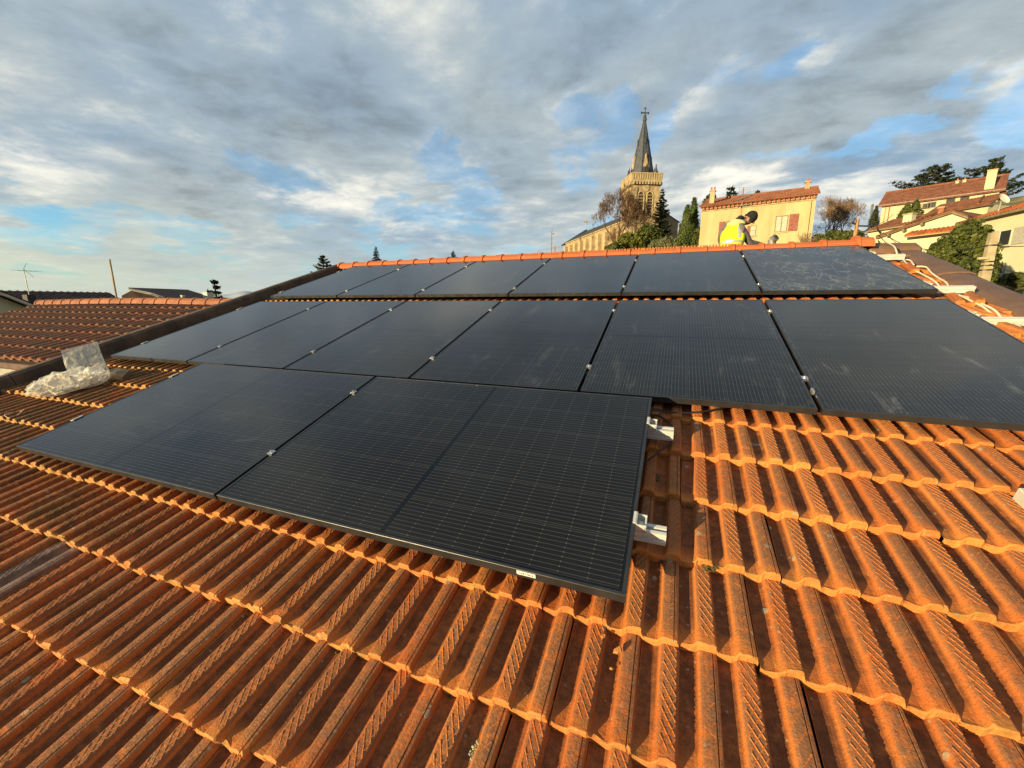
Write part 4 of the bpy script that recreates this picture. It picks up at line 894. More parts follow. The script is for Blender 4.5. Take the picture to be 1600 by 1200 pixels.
def ribbed(b, P, Q, up, w=.25, h=.05, th=.10):          # tiled slope: P->Q along the eave, 'up' vector towards the ridge
    P, Q, up = Vector(P), Vector(Q), Vector(up); e = Q-P; n = max(2, int(e.length/w)); e = e/n; nn = e.normalized().cross(up.normalized())
    if nn.z < 0: nn = -nn
    rows = max(1, int(up.length/.40)); us = [up*(k/rows) for k in range(rows+1)]
    prof = [(0, 0), (.22, .15), (.5, 1), (.78, .15)]
    for k in range(rows):
        lo, hi = P+us[k], P+us[k+1]+up.normalized()*.03; vs = []
        A = [lo + e*(i+a) + nn*(h*z + .035) for i in range(n) for a, z in prof] + [lo + e*n + nn*.035]; B_ = [hi + e*(i+a) + nn*h*z for i in range(n) for a, z in prof] + [hi + e*n]
        m_ = len(A); D_ = [p - nn*.05 for p in A]
        b.add(A+B_+D_, [(i, i+1, m_+i+1, m_+i) for i in range(m_-1)] + [(2*m_+i, 2*m_+i+1, i+1, i) for i in range(m_-1)])
    b.prism([P-nn*.01, Q-nn*.01, Q+up-nn*.01, P+up-nn*.01], nn*-th)
def window(fc, parent, a0, a1, h0, h1, fm='wframe', cols=2, rows=1, curtain=False, sill=True):
    t = .06 if (a1-a0) > .6 else .04
    b = MB(); fc.box(b, a0, a0+t, h0, h1, -.05, .03); fc.box(b, a1-t, a1, h0, h1, -.05, .03); fc.box(b, a0+t, a1-t, h1-t, h1, -.05, .03); fc.box(b, a0+t, a1-t, h0, h0+t, -.05, .03)
    f = b.build('window', M[fm], parent)
    b = MB()
    for c_ in range(1, cols): x = a0+(a1-a0)*c_/cols; fc.box(b, x-.03, x+.03, h0+t, h1-t, -.03, .022)
    for r_ in range(1, rows): y = h0+(h1-h0)*r_/rows; fc.box(b, a0+t, a1-t, y-.02, y+.02, -.03, .018)
    if len(b.v): q = b.build('glazing_bar', M[fm], f, org=parent.location); q.location = (0, 0, 0)
    b = MB(); fc.box(b, a0+t, a1-t, h0+t, h1-t, -.02, .008); q = b.build('pane', M['curtain' if curtain else 'window'], f, org=parent.location); q.location = (0, 0, 0)
    if sill: b = MB(); fc.box(b, a0-.08, a1+.08, h0-.09, h0-.005, -.02, .10); q = b.build('sill', M['stone_pale'], f, org=parent.location); q.location = (0, 0, 0)
    return f
def shutter(fc, parent, a0, a1, h0, h1, m_):
    b = MB(); fc.box(b, a0, a1, h0, h1, .012, .05); s_ = b.build('shutter', M[m_], parent); n = max(3, int((h1-h0)/.12)); b = MB()
    for i in range(n): y = h0+(h1-h0)*(i+.5)/n; fc.box(b, a0+.06, a1-.06, y-.025, y+.025, .046, .062)
    q = b.build('louvre', M[m_], s_, org=parent.location); q.location = (0, 0, 0); return s_
def chimney(parent, c, sx, sy, h, e, n, m_='render_cream', pots=1):
    b = MB(); b.box(Vector(c)+Zu*h/2, sx, sy, h, e, n, Zu); o = b.build('chimney', M[m_], parent)
    b = MB(); b.box(Vector(c)+Zu*(h+.05), sx+.12, sy+.12, .10, e, n, Zu); q = b.build('chimney_cap', M['stone_pale'], o, org=parent.location)
    q.location = (0, 0, 0)
    for i in range(pots):
        b = MB(); b.lathe([(.09, 0), (.08, .12), (.07, .28), (.09, .30)], Vector(c)+Zu*(h+.10)+Vector(e)*((i-(pots-1)/2)*.28), 8); q = b.build('chimney_pot', M['ridge'], o, org=parent.location); q.location = (0, 0, 0)
    return o
def body(b, fc, L_, depth, h0, h1, gable=None):         # box walls; gable: ridge height over the eave at half depth
    P = [fc.pt(0, h0), fc.pt(L_, h0), fc.pt(L_, h0, -depth), fc.pt(0, h0, -depth), fc.pt(0, h1), fc.pt(L_, h1), fc.pt(L_, h1, -depth), fc.pt(0, h1, -depth)]
    F_ = [(0, 1, 5, 4), (2, 3, 7, 6)]
    if gable: P += [fc.pt(0, h1+gable, -depth/2), fc.pt(L_, h1+gable, -depth/2)]; F_ += [(3, 0, 4, 8, 7), (1, 2, 6, 9, 5)]
    else: F_ += [(3, 0, 4, 7), (1, 2, 6, 5), (4, 5, 6, 7)]
    b.add(P, F_)
def gable_roof(parent, fc, L_, depth, rise, m_, over=.35, side=.25, name='roof'):
    hd = depth/2+over; k = rise/(depth/2); b = MB(); z0 = -over*k
    ribbed(b, fc.pt(-side, z0+.06, over), fc.pt(L_+side, z0+.06, over), fc.pt(0, rise+.06, -depth/2)-fc.pt(0, z0+.06, over))
    ribbed(b, fc.pt(L_+side, z0+.06, -depth-over), fc.pt(-side, z0+.06, -depth-over), fc.pt(0, rise+.06, -depth/2)-fc.pt(0, z0+.06, -depth-over))
    r = b.build(name, M[m_], parent)
    b = MB(); pts = [fc.pt(a, rise+.12, -depth/2) for a in np.linspace(-side, L_+side, 12)]; b.tube(pts, .13, 8); q = b.build('ridge_tile', M[m_], r, org=parent.location); q.location = (0, 0, 0); tag(q, kind='stuff')
    return r
# ---- yellow house
TLp, TRp = at(1097, 322, 40), at(1277, 300.5, 35.2); fc = Facade(TLp, TRp); LY = fc.len; DY = 7.5
yh = thing('yellow_house', fc.pt(LY/2, -9, -DY/2), 'yellow rendered house with red shutters and a toothed eave, right of the church', 'house')
b = MB(); body(b, fc, LY, DY, -9, 0, 1.15); b.build('wall', M['render_yellow'], yh)
rf = gable_roof(yh, fc, LY, DY, 1.15, 'rooftile_far', .45, .22)
nC = 25
for i in range(nC):                                     # génoise: rows of half tiles under the eave
    a = (i+.5)*LY/nC; b = MB(); prf = [(-.11, 0), (-.10, .06), (-.05, .105), (0, .115), (.05, .105), (.10, .06), (.11, 0)]
    b.prism([fc.pt(a+x*1.1, -.46+z*2.0, 0) for x, z in prf], fc.n*.26); b.build('corbel', M['ridge_n'], yh)
b = MB(); fc.box(b, -.05, LY+.05, -.225, -.10, 0, .30); b.build('cornice', M['rooftile_far2'], yh)
b = MB(); fc.box(b, -.05, LY+.05, -.56, -.465, 0, .10); b.build('cornice', M['stone_pale'], yh)
(a0, h1), (a1, h0) = fc.hit(1212.5, 338), fc.hit(1229, 363); h0 = fc.hit(1212.5, 363)[1]; window(fc, yh, a0, a1, h0, h1, 'wframe_brown', 2, 1, True); sw = (a1-a0)*.72; shutter(fc, yh, a1+.08, a1+.08+sw, h0, h1+.05, 'shutter_red')
(a0, h1), (a1, h0) = fc.hit(1134, 346), fc.hit(1150, 372); window(fc, yh, a0, a1, h0, h1, 'wframe_brown', 2, 1, True); shutter(fc, yh, a0-.55, a0-.05, h0, h1, 'shutter_red')
(a0, h1), (a1, h0) = fc.hit(1172.5, 353), fc.hit(1180.5, 368); window(fc, yh, a0, a1, h0, h1, 'wframe_brown', 1, 2, True); shutter(fc, yh, a0-.24, a0-.04, h0, h1, 'shutter_red')
(a0, h1), (a1, h0) = fc.hit(1217, 315), fc.hit(1232, 329); b = MB(); fc.box(b, a0, a1, h0, h1-.1, 0, .015); b.build('blocked_window', M['render_yellow'], yh); b = MB(); b.tube([fc.pt(a0+(a1-a0)*t, h1-.1+.12*math.sin(math.pi*t), .01) for t in np.linspace(0, 1, 9)], .03, 6); b.build('window_arch', M['render_yellow'], yh)
chimney(yh, fc.pt(.75, -.1, -.8), .42, .42, 1.5, fc.e, fc.n, 'stone_pale', 2); chimney(yh, fc.pt(LY-.65, .75, -DY*.5), .38, .5, 1.0, fc.e, fc.n, 'stone', 1)
b = MB(); b.tube([fc.pt(LY-.35, -.15, .08), fc.pt(LY-.35, -8, .08)], .05, 8); b.build('drainpipe', M['render_yellow'], yh)
b = MB(); fc.box(b, LY*.66, LY*.84, .62, .66, -2.6, -2.0); b.build('skylight', M['window'], yh)
# ---- church
def up_at(P, py):                                       # height at which the vertical through P crosses pixel row py
    q = Vector((P.x, P.y, 0))-CAM; k = (py-600)/F; return (k*q.dot(RZ)-q.dot(RY))/(RY.z-k*RZ.z)
ct = at(1001.5, 291, 74); t0 = Vector((ct.x, ct.y, 8.0)); yaw = rad(27)
ex = Vector((math.cos(yaw), -math.sin(yaw), 0)); ey_ = Vector((math.sin(yaw), math.cos(yaw), 0))
# tower faces: e along the sunlit right-hand face, turned so that two faces show
ang = rad(26); e1 = Vector((math.cos(ang), math.sin(ang), 0)); e2_ = Vector((-math.sin(ang), math.cos(ang), 0))
chx = thing('church', t0, 'stone church with a square bell tower, slate spire and long nave', 'church')
TWd = 4.75; px1 = 74/F
zt = up_at(t0, 290); zb = 8.0
def tb(b, a0, a1, d0, d1, z0, z1): b.box(t0 - Zu*8 + e1*(a0+a1)/2 + e2_*(d0+d1)/2 + Zu*((z0+z1)/2), a1-a0, d1-d0, z1-z0, e1, e2_, Zu)
h_ = TWd/2
b = MB(); tb(b, -h_, h_, -h_, h_, zb-2, zt); b.build('tower', M['stone'], chx)
for z, o_ in ((zt-6.9, .14), (zt-11.5, .14)): b = MB(); tb(b, -h_-o_, h_+o_, -h_-o_, h_+o_, z, z+.32); b.build('string_course', M['stone_pale'], chx)
for sx in (-1, 1):
    for sy in (-1, 1): b = MB(); tb(b, *sorted((sx*(h_-.75), sx*(h_+.22))), *sorted((sy*(h_-.75), sy*(h_+.22))), zb-2, zt-.9); b.build('buttress', M['stone_pale'], chx)
b = MB(); tb(b, -h_-.38, h_+.38, -h_-.38, h_+.38, zt-.05, zt+.25); tb(b, -h_-.45, h_+.45, -h_-.45, h_+.45, zt+1.2, zt+1.4); b.build('parapet_moulding', M['stone_pale'], chx)
for f_ in range(4):                                     # corbel table and open parapet on each face
    E, N_ = ((e1, -e2_), (e2_, e1), (e1, e2_), (e2_, -e1))[f_]
    for i in range(10): b = MB(); b.box(t0-Zu*8+N_*(h_+.28)+E*((i-4.5)*.52)+Zu*(zt-.28), .26, .5, .45, E, N_, Zu); b.build('corbel', M['stone_pale'], chx)
    for i in range(13): b = MB(); b.box(t0-Zu*8+N_*(h_+.28)+E*((i-6)*.42)+Zu*(zt+.72), .30, .24, .95, E, N_, Zu); b.build('baluster', M['stone_pale'], chx)
    for k in (-1, 1):                                   # twin louvred belfry openings
        cx = k*.82; b = MB(); w = .48; pts = [(-w, -5.6), (w, -5.6), (w, -2.3)] + [(w*math.cos(a), -2.3+w*1.25*math.sin(a)) for a in np.linspace(.2, math.pi-.2, 7)] + [(-w, -2.3)]
        B0 = t0-Zu*8+N_*(h_+.012)+E*cx+Zu*zt; b.prism([B0+E*x+Zu*z for x, z in pts], N_*-.25); ow = b.build('belfry_opening', M['deck'], chx)
        b = MB()
        for i in range(7): b.box(B0+N_*.04+Zu*(-5.3+i*.52), .90, .22, .14, E, (N_+Zu*-.6).normalized(), (Zu+N_*.6).normalized())
        q = b.build('louvre', M['stone'], ow, org=t0); q.location = (0, 0, 0)
        b = MB(); b.tube([B0+N_*.05+E*(w+.08)*math.cos(a)+Zu*(-2.3+(w+.08)*1.25*math.sin(a)) for a in np.linspace(0, math.pi, 9)], .11, 6); q = b.build('arch', M['stone_pale'], ow, org=t0); q.location = (0, 0, 0)
        for s_ in (-1, 1): b = MB(); b.tube([B0+N_*.06+E*s_*(w+.08)+Zu*-5.7, B0+N_*.06+E*s_*(w+.08)+Zu*-2.3], .11, 6); q = b.build('colonnette', M['stone_pale'], ow, org=t0); q.location = (0, 0, 0)
    b = MB(); B0 = t0-Zu*8+N_*(h_+.012)+Zu*zt; w = .55; pts = [(-w, -11.1), (w, -11.1), (w, -8.6)] + [(w*math.cos(a), -8.6+w*math.sin(a)) for a in np.linspace(.2, math.pi-.2, 6)] + [(-w, -8.6)]; b.prism([B0+E*x+Zu*z for x, z in pts], N_*-.2); b.build('tower_window', M['deck'], chx)
    b = MB(); b.tube([B0+N_*.03+Zu*-.95, B0+N_*.10+Zu*-.95], [.62, .62], 18); b.build('clock_face', M['stone_pale'], chx)
# spire
zs = up_at(t0, 188); k8 = [(math.cos(ang+math.pi/8+i*math.pi/4), math.sin(ang+math.pi/8+i*math.pi/4)) for i in range(8)]; base = t0-Zu*8
b = MB(); R0 = 2.35; ring = lambda r, z: [base+Vector((r*c, r*s, z)) for c, s in k8]
vs = ring(R0, zt+.25) + ring(R0*.80, zt+2.6) + ring(.16, zs); b.add(vs, [(j*8+i, j*8+(i+1) % 8, (j+1)*8+(i+1) % 8, (j+1)*8+i) for j in range(2) for i in range(8)]); b.build('spire', M['slate'], chx)
for i in range(8): b = MB(); b.tube([vs[i], vs[8+i], vs[16+i]], .06, 5); b.build('spire_rib', M['slate'], chx)
for f_ in range(4):
    E, N_ = ((e1, -e2_), (e2_, e1), (e1, e2_), (e2_, -e1))[f_]; B0 = base+N_*1.72+Zu*(zt+.25)
    b = MB(); b.prism([B0+E*x+Zu*z for x, z in ((-.50, 0), (.50, 0), (.50, 2.4), (.34, 3.0), (0, 4.6), (-.34, 3.0), (-.50, 2.4))], N_*.55-N_*1.4); lu = b.build('lucarne', M['stone_pale'], chx)
    b = MB(); b.prism([B0+N_*.56*0+N_*.56+E*x*.55+Zu*z for x, z in ((-.55, .4), (.55, .4), (.55, 2.0), (0, 2.9), (-.55, 2.0))], N_*.012); q = b.build('lucarne_opening', M['deck'], lu, org=t0); q.location = (0, 0, 0)
    b = MB(); P3 = base+N_*.85+Zu*(zt+6.6); b.prism([P3+E*x+Zu*z for x, z in ((-.15, 0), (.15, 0), (.15, .5), (0, 1.0), (-.15, .5))], N_*.22); b.build('dormer', M['slate'], chx)
    d = (E+N_).normalized(); b = MB(); b.lathe([(.42, 0), (.40, .9), (.26, 1.2), (.08, 1.8), (.12, 1.95), (.02, 2.2)], base+d*2.6+Zu*(zt+.9), 8); b.build('pinnacle', M['slate'], chx)
zc = up_at(t0, 169)
b = MB(); b.lathe([(.16, 0), (.34, .25), (.36, .5), (.22, .8), (.28, 1.0), (.10, 1.3)], base+Zu*(zs-.3), 10); b.build('finial', M['slate'], chx)
b = MB(); b.tube([base+Zu*zs, base+Zu*zc], .07, 6); b.box(base+Zu*(zc-.75), 1.3, .12, .14, e1, e2_, Zu)
for s_ in (-.65, .65): b.box(base+e1*s_+Zu*(zc-.75), .14, .14, .34, e1, e2_, Zu)
b.box(base+Zu*zc, .34, .14, .14, e1, e2_, Zu); b.box(base+Zu*(zc-1.7), .5, .1, .1, e1, e2_, Zu); b.build('cross', M['iron'], chx)
# nave running back to the left of the tower
nL, nR = at(884, 379, 104), at(978, 342, 75); nf = Facade(nL, nR); NLn = nf.len; zN = (nL.z+nR.z)/2; nf.P.z = zN
b = MB(); body(b, nf, NLn, 11, -13, 0, 2.7); b.build('nave', M['stone'], chx)
gable_roof(chx, nf, NLn, 11, 2.7, 'slate', .3, .1, 'nave_roof')
b = MB(); nf.box(b, -.1, NLn, -.35, .02, 0, .25); b.build('nave_cornice', M['stone_pale'], chx)
for i in range(9):
    a = 1.2 + i*(NLn-2)/9; b = MB(); nf.box(b, a-.45, a+.45, -13, -1.2, 0, .8); b.build('nave_buttress', M['stone_pale'], chx)
    if i < 8:
        c_ = a+(NLn-2)/18; w = .55; b = MB(); pts = [(-w, -7.2), (w, -7.2), (w, -4.6)] + [(w*math.cos(q), -4.6+w*1.3*math.sin(q)) for q in np.linspace(.2, math.pi-.2, 7)] + [(-w, -4.6)]; b.prism([nf.pt(c_+x, z, .02) for x, z in pts], nf.n*-.2); nw = b.build('nave_window', M['window'], chx)
        b = MB(); b.tube([nf.pt(c_+(w+.12)*math.cos(q), -4.6+(w+.12)*1.3*math.sin(q), .05) for q in np.linspace(0, math.pi, 9)], .13, 6); q = b.build('arch', M['stone_pale'], nw, org=t0); q.location = (0, 0, 0)
G0 = nf.pt(0, 0, 0); b = MB(); gz_ = at(905, 362, 106).z - zN
b.prism([nf.pt(.0, -.6, .5), nf.pt(.0, -.6, -11.5), nf.pt(.0, gz_, -5.5)], nf.e*-.8); b.build('gable', M['stone'], chx)
b = MB(); b.prism([nf.pt(.1, -.5, .9), nf.pt(.1, gz_+.35, -5.5), nf.pt(.1, -.5, -11.9), nf.pt(.1, -.9, -11.9), nf.pt(.1, gz_-.1, -5.5), nf.pt(.1, -.9, .9)], nf.e*-1.0); b.build('gable_coping', M['slate'], chx)
gp = nf.pt(-.4, gz_+.3, -5.5); b = MB(); b.tube([gp, gp+Zu*2.6], .11, 6); b.box(gp+Zu*1.9, 1.3, .2, .2, nf.n, nf.e, Zu); b.build('gable_cross', M['stone_pale'], chx)
b = MB(); b.tube([nf.pt(NLn*.33, -.2, .35), nf.pt(NLn*.33, -11, .35)], .10, 6); b.build('drainpipe', M['iron'], chx)
# ---- upper right house
P, Q = at(1379, 319, 62), at(1562, 298, 53.5); P.z = Q.z = (at(1379, 319, 62).z + at(1562, 298, 53.5).z)/2; fc = Facade(P, Q); LU = fc.len
uh = thing('long_house', fc.pt(LU/2, -9, -4.5), 'long cream house with a red roof below the cedars at the top right', 'house')
b = MB(); body(b, fc, LU, 9, -12, 0, 2.5); b.build('wall', M['render_cream'], uh); gable_roof(uh, fc, LU, 9, 2.5, 'rooftile_far', .5, .5)
b = MB(); fc.box(b, -.5, LU+.5, -.16, -.02, .42, .56); b.build('gutter', M['gutter'], uh)
chimney(uh, fc.pt(LU-1.0, .25, -.8), .9, .9, 2.4, fc.e, fc.n, 'render_cream', 0); chimney(uh, fc.pt(LU-4.3, 1.7, -4.2), .35, .35, .9, fc.e, fc.n, 'render_cream', 1); chimney(uh, fc.pt(LU-3.6, 1.7, -4.2), .35, .35, .9, fc.e, fc.n, 'render_cream', 1)
for x, y in ((1448, 321), (1456, 319), (1486, 311), (1508, 307)):
    a, h = fc.hit(x, y); window(fc, uh, a-.45, a+.45, min(-1.05, h-.5), min(-.25, h+.3), 'wframe_brown', 1, 1, False, False)
for i, x in enumerate((1384, 1390)): a, h = fc.hit(x, 325); b = MB(); b.tube([fc.pt(a, -.1, .1), fc.pt(a, -9, .1)], .05, 6); b.build('drainpipe', M['ridge_n'] if i else M['stone_pale'], uh)
for i in range(5): b = MB(); b.tube([fc.pt(-1.1, -1.4-i*1.3, .3), fc.pt(-.1, -.9-i*1.3, .3)], .07, 5); b.build('timber_brace', M['wood_pole'], uh)
b = MB(); fc.box(b, -1.25, -1.0, -9, .3, .1, .4); b.build('timber_post', M['iron'], uh)
# hipped wing in front of it
P, Q = at(1455, 332, 48), at(1545, 321, 43.2); P.z = Q.z = at(1500, 326.5, 45.5).z; fc = Facade(P, Q)
wg = thing('hipped_house', fc.pt(fc.len/2, -6, -3), 'low house with a brown hipped roof in front of the long cream house', 'house')
b = MB(); body(b, fc, fc.len, 6, -8, -.05); b.build('wall', M['render_cream'], wg)
b = MB(); Lw = fc.len; ribbed(b, fc.pt(-.4, -.05, .4), fc.pt(Lw+.4, -.05, .4), fc.pt(-.5, 1.35, -2.6)-fc.pt(0, -.05, .4)); b.build('roof', M['rooftile_far2'], wg)
b = MB(); b.tube([fc.pt(Lw*.60, 1.45, -2.6), fc.pt(Lw*.74, .75, -.9), fc.pt(Lw*.84, .2, .2)], .09, 6); b.build('hip_tile', M['rooftile_far2'], wg)
b = MB(); fc.box(b, -.4, Lw+.4, -.22, -.09, .36, .46); b.build('gutter', M['gutter'], wg)
# cream house with the gable, lower right
G0, G1, G2 = at(1370, 372, 33), at(1489, 333.5, 28.5), at(1530, 341, 26.5)
Pe, Qe = at(1516, 341, 27), at(1640, 330, 22); Pe.z = Qe.z = at(1560, 337, 25.1).z; fe = Facade(Pe, Qe)
ch_ = thing('cream_house', fe.pt(4, -6, -4), 'pale yellow house with a grey-shuttered window behind the big evergreen at the right', 'house')
b = MB(); body(b, fe, fe.len, 6.6, -8, 0); b.build('wall', M['render_pale'], ch_)
b = MB(); ribbed(b, fe.pt(-.5, .0, .45), fe.pt(fe.len, .0, .45), fe.pt(0, 1.25, -3.4)-fe.pt(0, 0, .45)); b.build('roof', M['rooftile_orange'], ch_)
b = MB(); fe.box(b, -.5, fe.len, -.14, -.01, .32, .47); b.build('gutter', M['fascia'], ch_)
def ondepth(x, y, ref):                                 # point on the gable plane
    return gf.pt(*gf.hit(x, y))
gA, gB = at(1376, 371, 31.5), at(1515, 350, 27.05); gA.z = gB.z; gf = Facade(gA, gB)
prof = [gf.hit(1372, 374), gf.hit(1415, 358), gf.hit(1490, 333.5), gf.hit(1516, 342.5)]
b = MB(); b.prism([gf.pt(prof[0][0], -6)] + [gf.pt(a, h) for a, h in prof] + [gf.pt(prof[-1][0], -6)], gf.n*-6.5); b.build('gable_wall', M['render_pale'], ch_)
b = MB()
for (a0, h0), (a1, h1) in zip(prof[:-1], prof[1:]): b.prism([gf.pt(a0, h0, .32), gf.pt(a1, h1, .32), gf.pt(a1, h1+.20, .32), gf.pt(a0, h0+.20, .32)], gf.n*-.42)
b.build('bargeboard', M['fascia'], ch_)
b = MB(); (a0, h0), (a1, h1), (a2, h2), (a3, h3) = prof
ribbed(b, gf.pt(a0, h0+.2, .4), gf.pt(a0, h0+.2, -4.5), gf.pt(a2, h2+.2)-gf.pt(a0, h0+.2)); b.prism([gf.pt(a2, h2+.14, .4), gf.pt(a3, h3+.14, .4), gf.pt(a3, h3+.14, -4.5), gf.pt(a2, h2+.14, -4.5)], (0, 0, .07)); b.build('gable_roof', M['rooftile_far2'], ch_)
for t in (.18, .40, .64): a, h = a0+(a2-a0)*t, h0+(h2-h0)*t; b = MB(); gf.box(b, a-.07, a+.07, h-.16, h+.02, 0, .34); b.build('purlin_end', M['fascia'], ch_)
(a0, h0), (a1, h1) = gf.hit(1424, 364), gf.hit(1500, 356); b = MB(); ribbed(b, gf.pt(a0, min(h0, h1)-.15, .85), gf.pt(a1, min(h0, h1)-.15, .85), gf.pt(0, .30, .05)-gf.pt(0, -.0, .85), .22, .06); b.build('porch_roof', M['rooftile_orange'], ch_)
b = MB(); gf.box(b, a0, a1, min(h0, h1)-.32, min(h0, h1)-.16, .70, .80); b.build('porch_beam', M['stone_pale'], ch_)
(a0, h1), (a1, h0) = fe.hit(1563.5, 360.5), fe.hit(1577, 385); h0 = fe.hit(1566, 385)[1]; window(fe, ch_, a0, a1, h0, h1, 'wframe', 1); w = a1-a0; shutter(fe, ch_, a0-.06-w*.9, a0-.06, h0, h1, 'shutter_grey'); shutter(fe, ch_, a1+.14, a1+.14+w*1.02, h0, h1, 'shutter_grey')
(a0, h1), (a1, h0) = fe.hit(1547, 418), fe.hit(1565, 444); b = MB(); fe.box(b, a0, a1, h0-.8, h1, 0, .06); b.build('door', M['door_blue'], ch_)
dc = at(1566, 312, 25.2); b = MB(); b.lathe([(.02, 0), (.20, .035), (.33, .11), (.34, .12), (.20, .05)], (0, 0, 0), 18); d_ = b.build('satellite_dish', M['dish'], loc=dc); d_.rotation_euler = (rad(62), 0, rad(28)); tag(d_, 'white satellite dish on the orange roof ridge at the far right', 'satellite dish')
b = MB(); b.tube([dc+Vector((0, .05, -.05)), dc+Vector((-.02, .15, -1.0))], .045, 6); q = b.build('mast', M['steel']); q.parent = d_; q.matrix_parent_inverse = d_.matrix_basis.inverted()
# brown roofed sheds left of the gable
P, Q = at(1357, 358, 36), at(1412, 356, 33.5); P.z = Q.z = at(1385, 357.5, 34.8).z; fc = Facade(P, Q)
sh = thing('shed', fc.pt(fc.len/2, -4, -2), 'long low outbuilding with an old brown roof beside the gabled cream house', 'outbuilding')
b = MB(); body(b, fc, fc.len, 4, -6, 0); b.build('wall', M['render_pale'], sh); b = MB(); ribbed(b, fc.pt(-.2, 0, .3), fc.pt(fc.len+.3, 0, .3), fc.pt(0, 1.15, -3)-fc.pt(0, 0, .3)); b.build('roof', M['rooftile_far2'], sh)
chimney(sh, fc.pt(fc.hit(1407, 350)[0], .2, -.9), .62, .5, .75, fc.e, fc.n, 'render_pale', 0); chimney(ch_, at(1470, 339, 31), .30, .30, .62, gf.e, gf.n, 'ridge_n', 0)
b = MB(); fc.box(b, -.2, fc.len+.3, -.12, 0, .24, .34); b.build('gutter', M['fascia'], sh)
# ---- left background
P, Q = at(-60, 460, 24), at(205, 461, 31); P.z = Q.z = CAM.z+.42; fc = Facade(P, Q)
bh = thing('dark_roof_house', fc.pt(fc.len/2, -6, -4), 'house with a long dark brown roof on the left horizon', 'house')
b = MB(); body(b, fc, fc.len, 8, -9, -.6); b.build('wall', M['render_white'], bh)
b = MB(); ribbed(b, fc.pt(-1, -.75, .4), fc.pt(fc.len, -.75, .4), fc.pt(0, .45, -3.4)-fc.pt(0, -.75, .4), .35, .07); b.build('roof', M['rooftile_dark'], bh)
gA, gB = at(-30, 484, 19.5), at(46, 482, 21.5); gA.z = gB.z = at(10, 484, 20).z; gf = Facade(gA, gB)
gh = thing('gabled_outbuilding', gf.pt(2, -5, -2), 'cream gable end with a pale bargeboard at the left edge of the picture', 'outbuilding')
pf = [gf.hit(-40, 452), gf.hit(0, 464), gf.hit(46, 482)]; b = MB(); b.prism([gf.pt(pf[0][0], -5)] + [gf.pt(a, h) for a, h in pf] + [gf.pt(pf[-1][0], -5)], gf.n*-5); b.build('gable_wall', M['render_pale'], gh)
b = MB(); b.prism([gf.pt(a, h, .4) for a, h in pf] + [gf.pt(a, h+.16, .4) for a, h in pf[::-1]], gf.n*-.14); b.build('bargeboard', M['wframe'], gh)
b = MB(); b.prism([gf.pt(a, h+.12, .4) for a, h in pf] + [gf.pt(a, h+.20, .4) for a, h in pf[::-1]], gf.n*-5.6); b.build('roof', M['rooftile_dark'], gh)
gA, gB = at(190, 466, 31), at(320, 472, 33); gA.z = gB.z = at(250, 470, 32).z; gf = Facade(gA, gB)
g2 = thing('gabled_house', gf.pt(3, -6, -3), 'house with a dark roof and white bargeboard, right of the tall pole', 'house')
pf = [gf.hit(190, 462), gf.hit(206, 453.5), gf.hit(240, 461), gf.hit(268, 470)]; b = MB(); b.prism([gf.pt(pf[0][0], -6)] + [gf.pt(a, h) for a, h in pf] + [gf.pt(pf[-1][0], -6)], gf.n*-7); b.build('gable_wall', M['rooftile_dark'], g2)
b = MB(); b.prism([gf.pt(a, h, .5) for a, h in pf[1:]] + [gf.pt(a, h+.17, .5) for a, h in pf[1:][::-1]], gf.n*-.12); b.build('bargeboard', M['wframe'], g2)
pr2 = [gf.hit(206, 453), gf.hit(252, 451.5), gf.hit(318, 470)]; b = MB(); b.prism([gf.pt(pf[1][0], pf[1][1]+.1, .5), gf.pt(pf[3][0], pf[3][1]+.1, .5), gf.pt(pr2[2][0], pr2[2][1], -6), gf.pt(pr2[1][0], pr2[1][1]+.05, -6)], (0, 0, .09)); b.build('roof', M['rooftile_dark'], g2)
c_ = at(328, 480, 34); b = MB(); b.box(c_+Vector((0, 0, .25)), .55, .5, 1.9); o = b.build('chimney', M['render_white'], org=c_); tag(o, 'pale rectangular chimney in front of the small pine on the left horizon', 'chimney')
c_ = at(287, 472, 30); b = MB(); b.lathe([(.10, 0), (.10, .35), (.14, .4), (.14, .5)], c_, 8); o = b.build('roof_vent', M['render_white'], org=c_); tag(o, 'short white roof vent at the left, between gabled house and pine', 'roof vent')
# masts and poles
def yagi(b, c, ax, els, L_, w):                         # a boom with cross elements
    ax = Vector(ax).normalized(); s = ax.cross(Zu).normalized(); b.tube([c-ax*L_*.3, c+ax*L_*.7], .012, 5)
    for i in range(els): p = c + ax*L_*(-.3+i/(els-1)); b.tube([p-s*w*.5, p+s*w*.5], .008, 4)
p0 = at(45, 458, 26); p1 = at(35, 421, 26); p1 = Vector((p0.x, p0.y, p1.z)); t = thing('antenna_mast', p0-Zu*.8, 'thin television antenna on the dark roof at the far left', 'antenna'); b = MB(); b.tube([p0-Zu*.8, p1], .022, 6); b.build('mast', M['steel'], t); b = MB(); yagi(b, p1-Zu*.1, (1, .5, -.05), 4, .9, .9); b.tube([p1, p1+Vector((.5, .2, -.5))], .012, 4); b.tube([p1, p1+Vector((.25, .1, .35))], .012, 4); b.build('aerial', M['steel'], t); b = MB(); b.bx(p0.x-.35, p0.x+.25, p0.y-.2, p0.y+.2, p0.z-.9, p0.z-.1); b.build('base_block', M['iron'], t)
p0 = at(183, 470, 17); p1 = at(171, 405, 17); p0 = Vector((p1.x, p1.y, gz(p1.x, p1.y)-.5)); b = MB(); b.tube([p0, Vector((p0.x, p0.y, p1.z))], .034, 8); o = b.build('pole', M['stone_pale'], org=p0); tag(o, 'tall bare pale pole rising behind the neighbour roof ridge', 'pole')
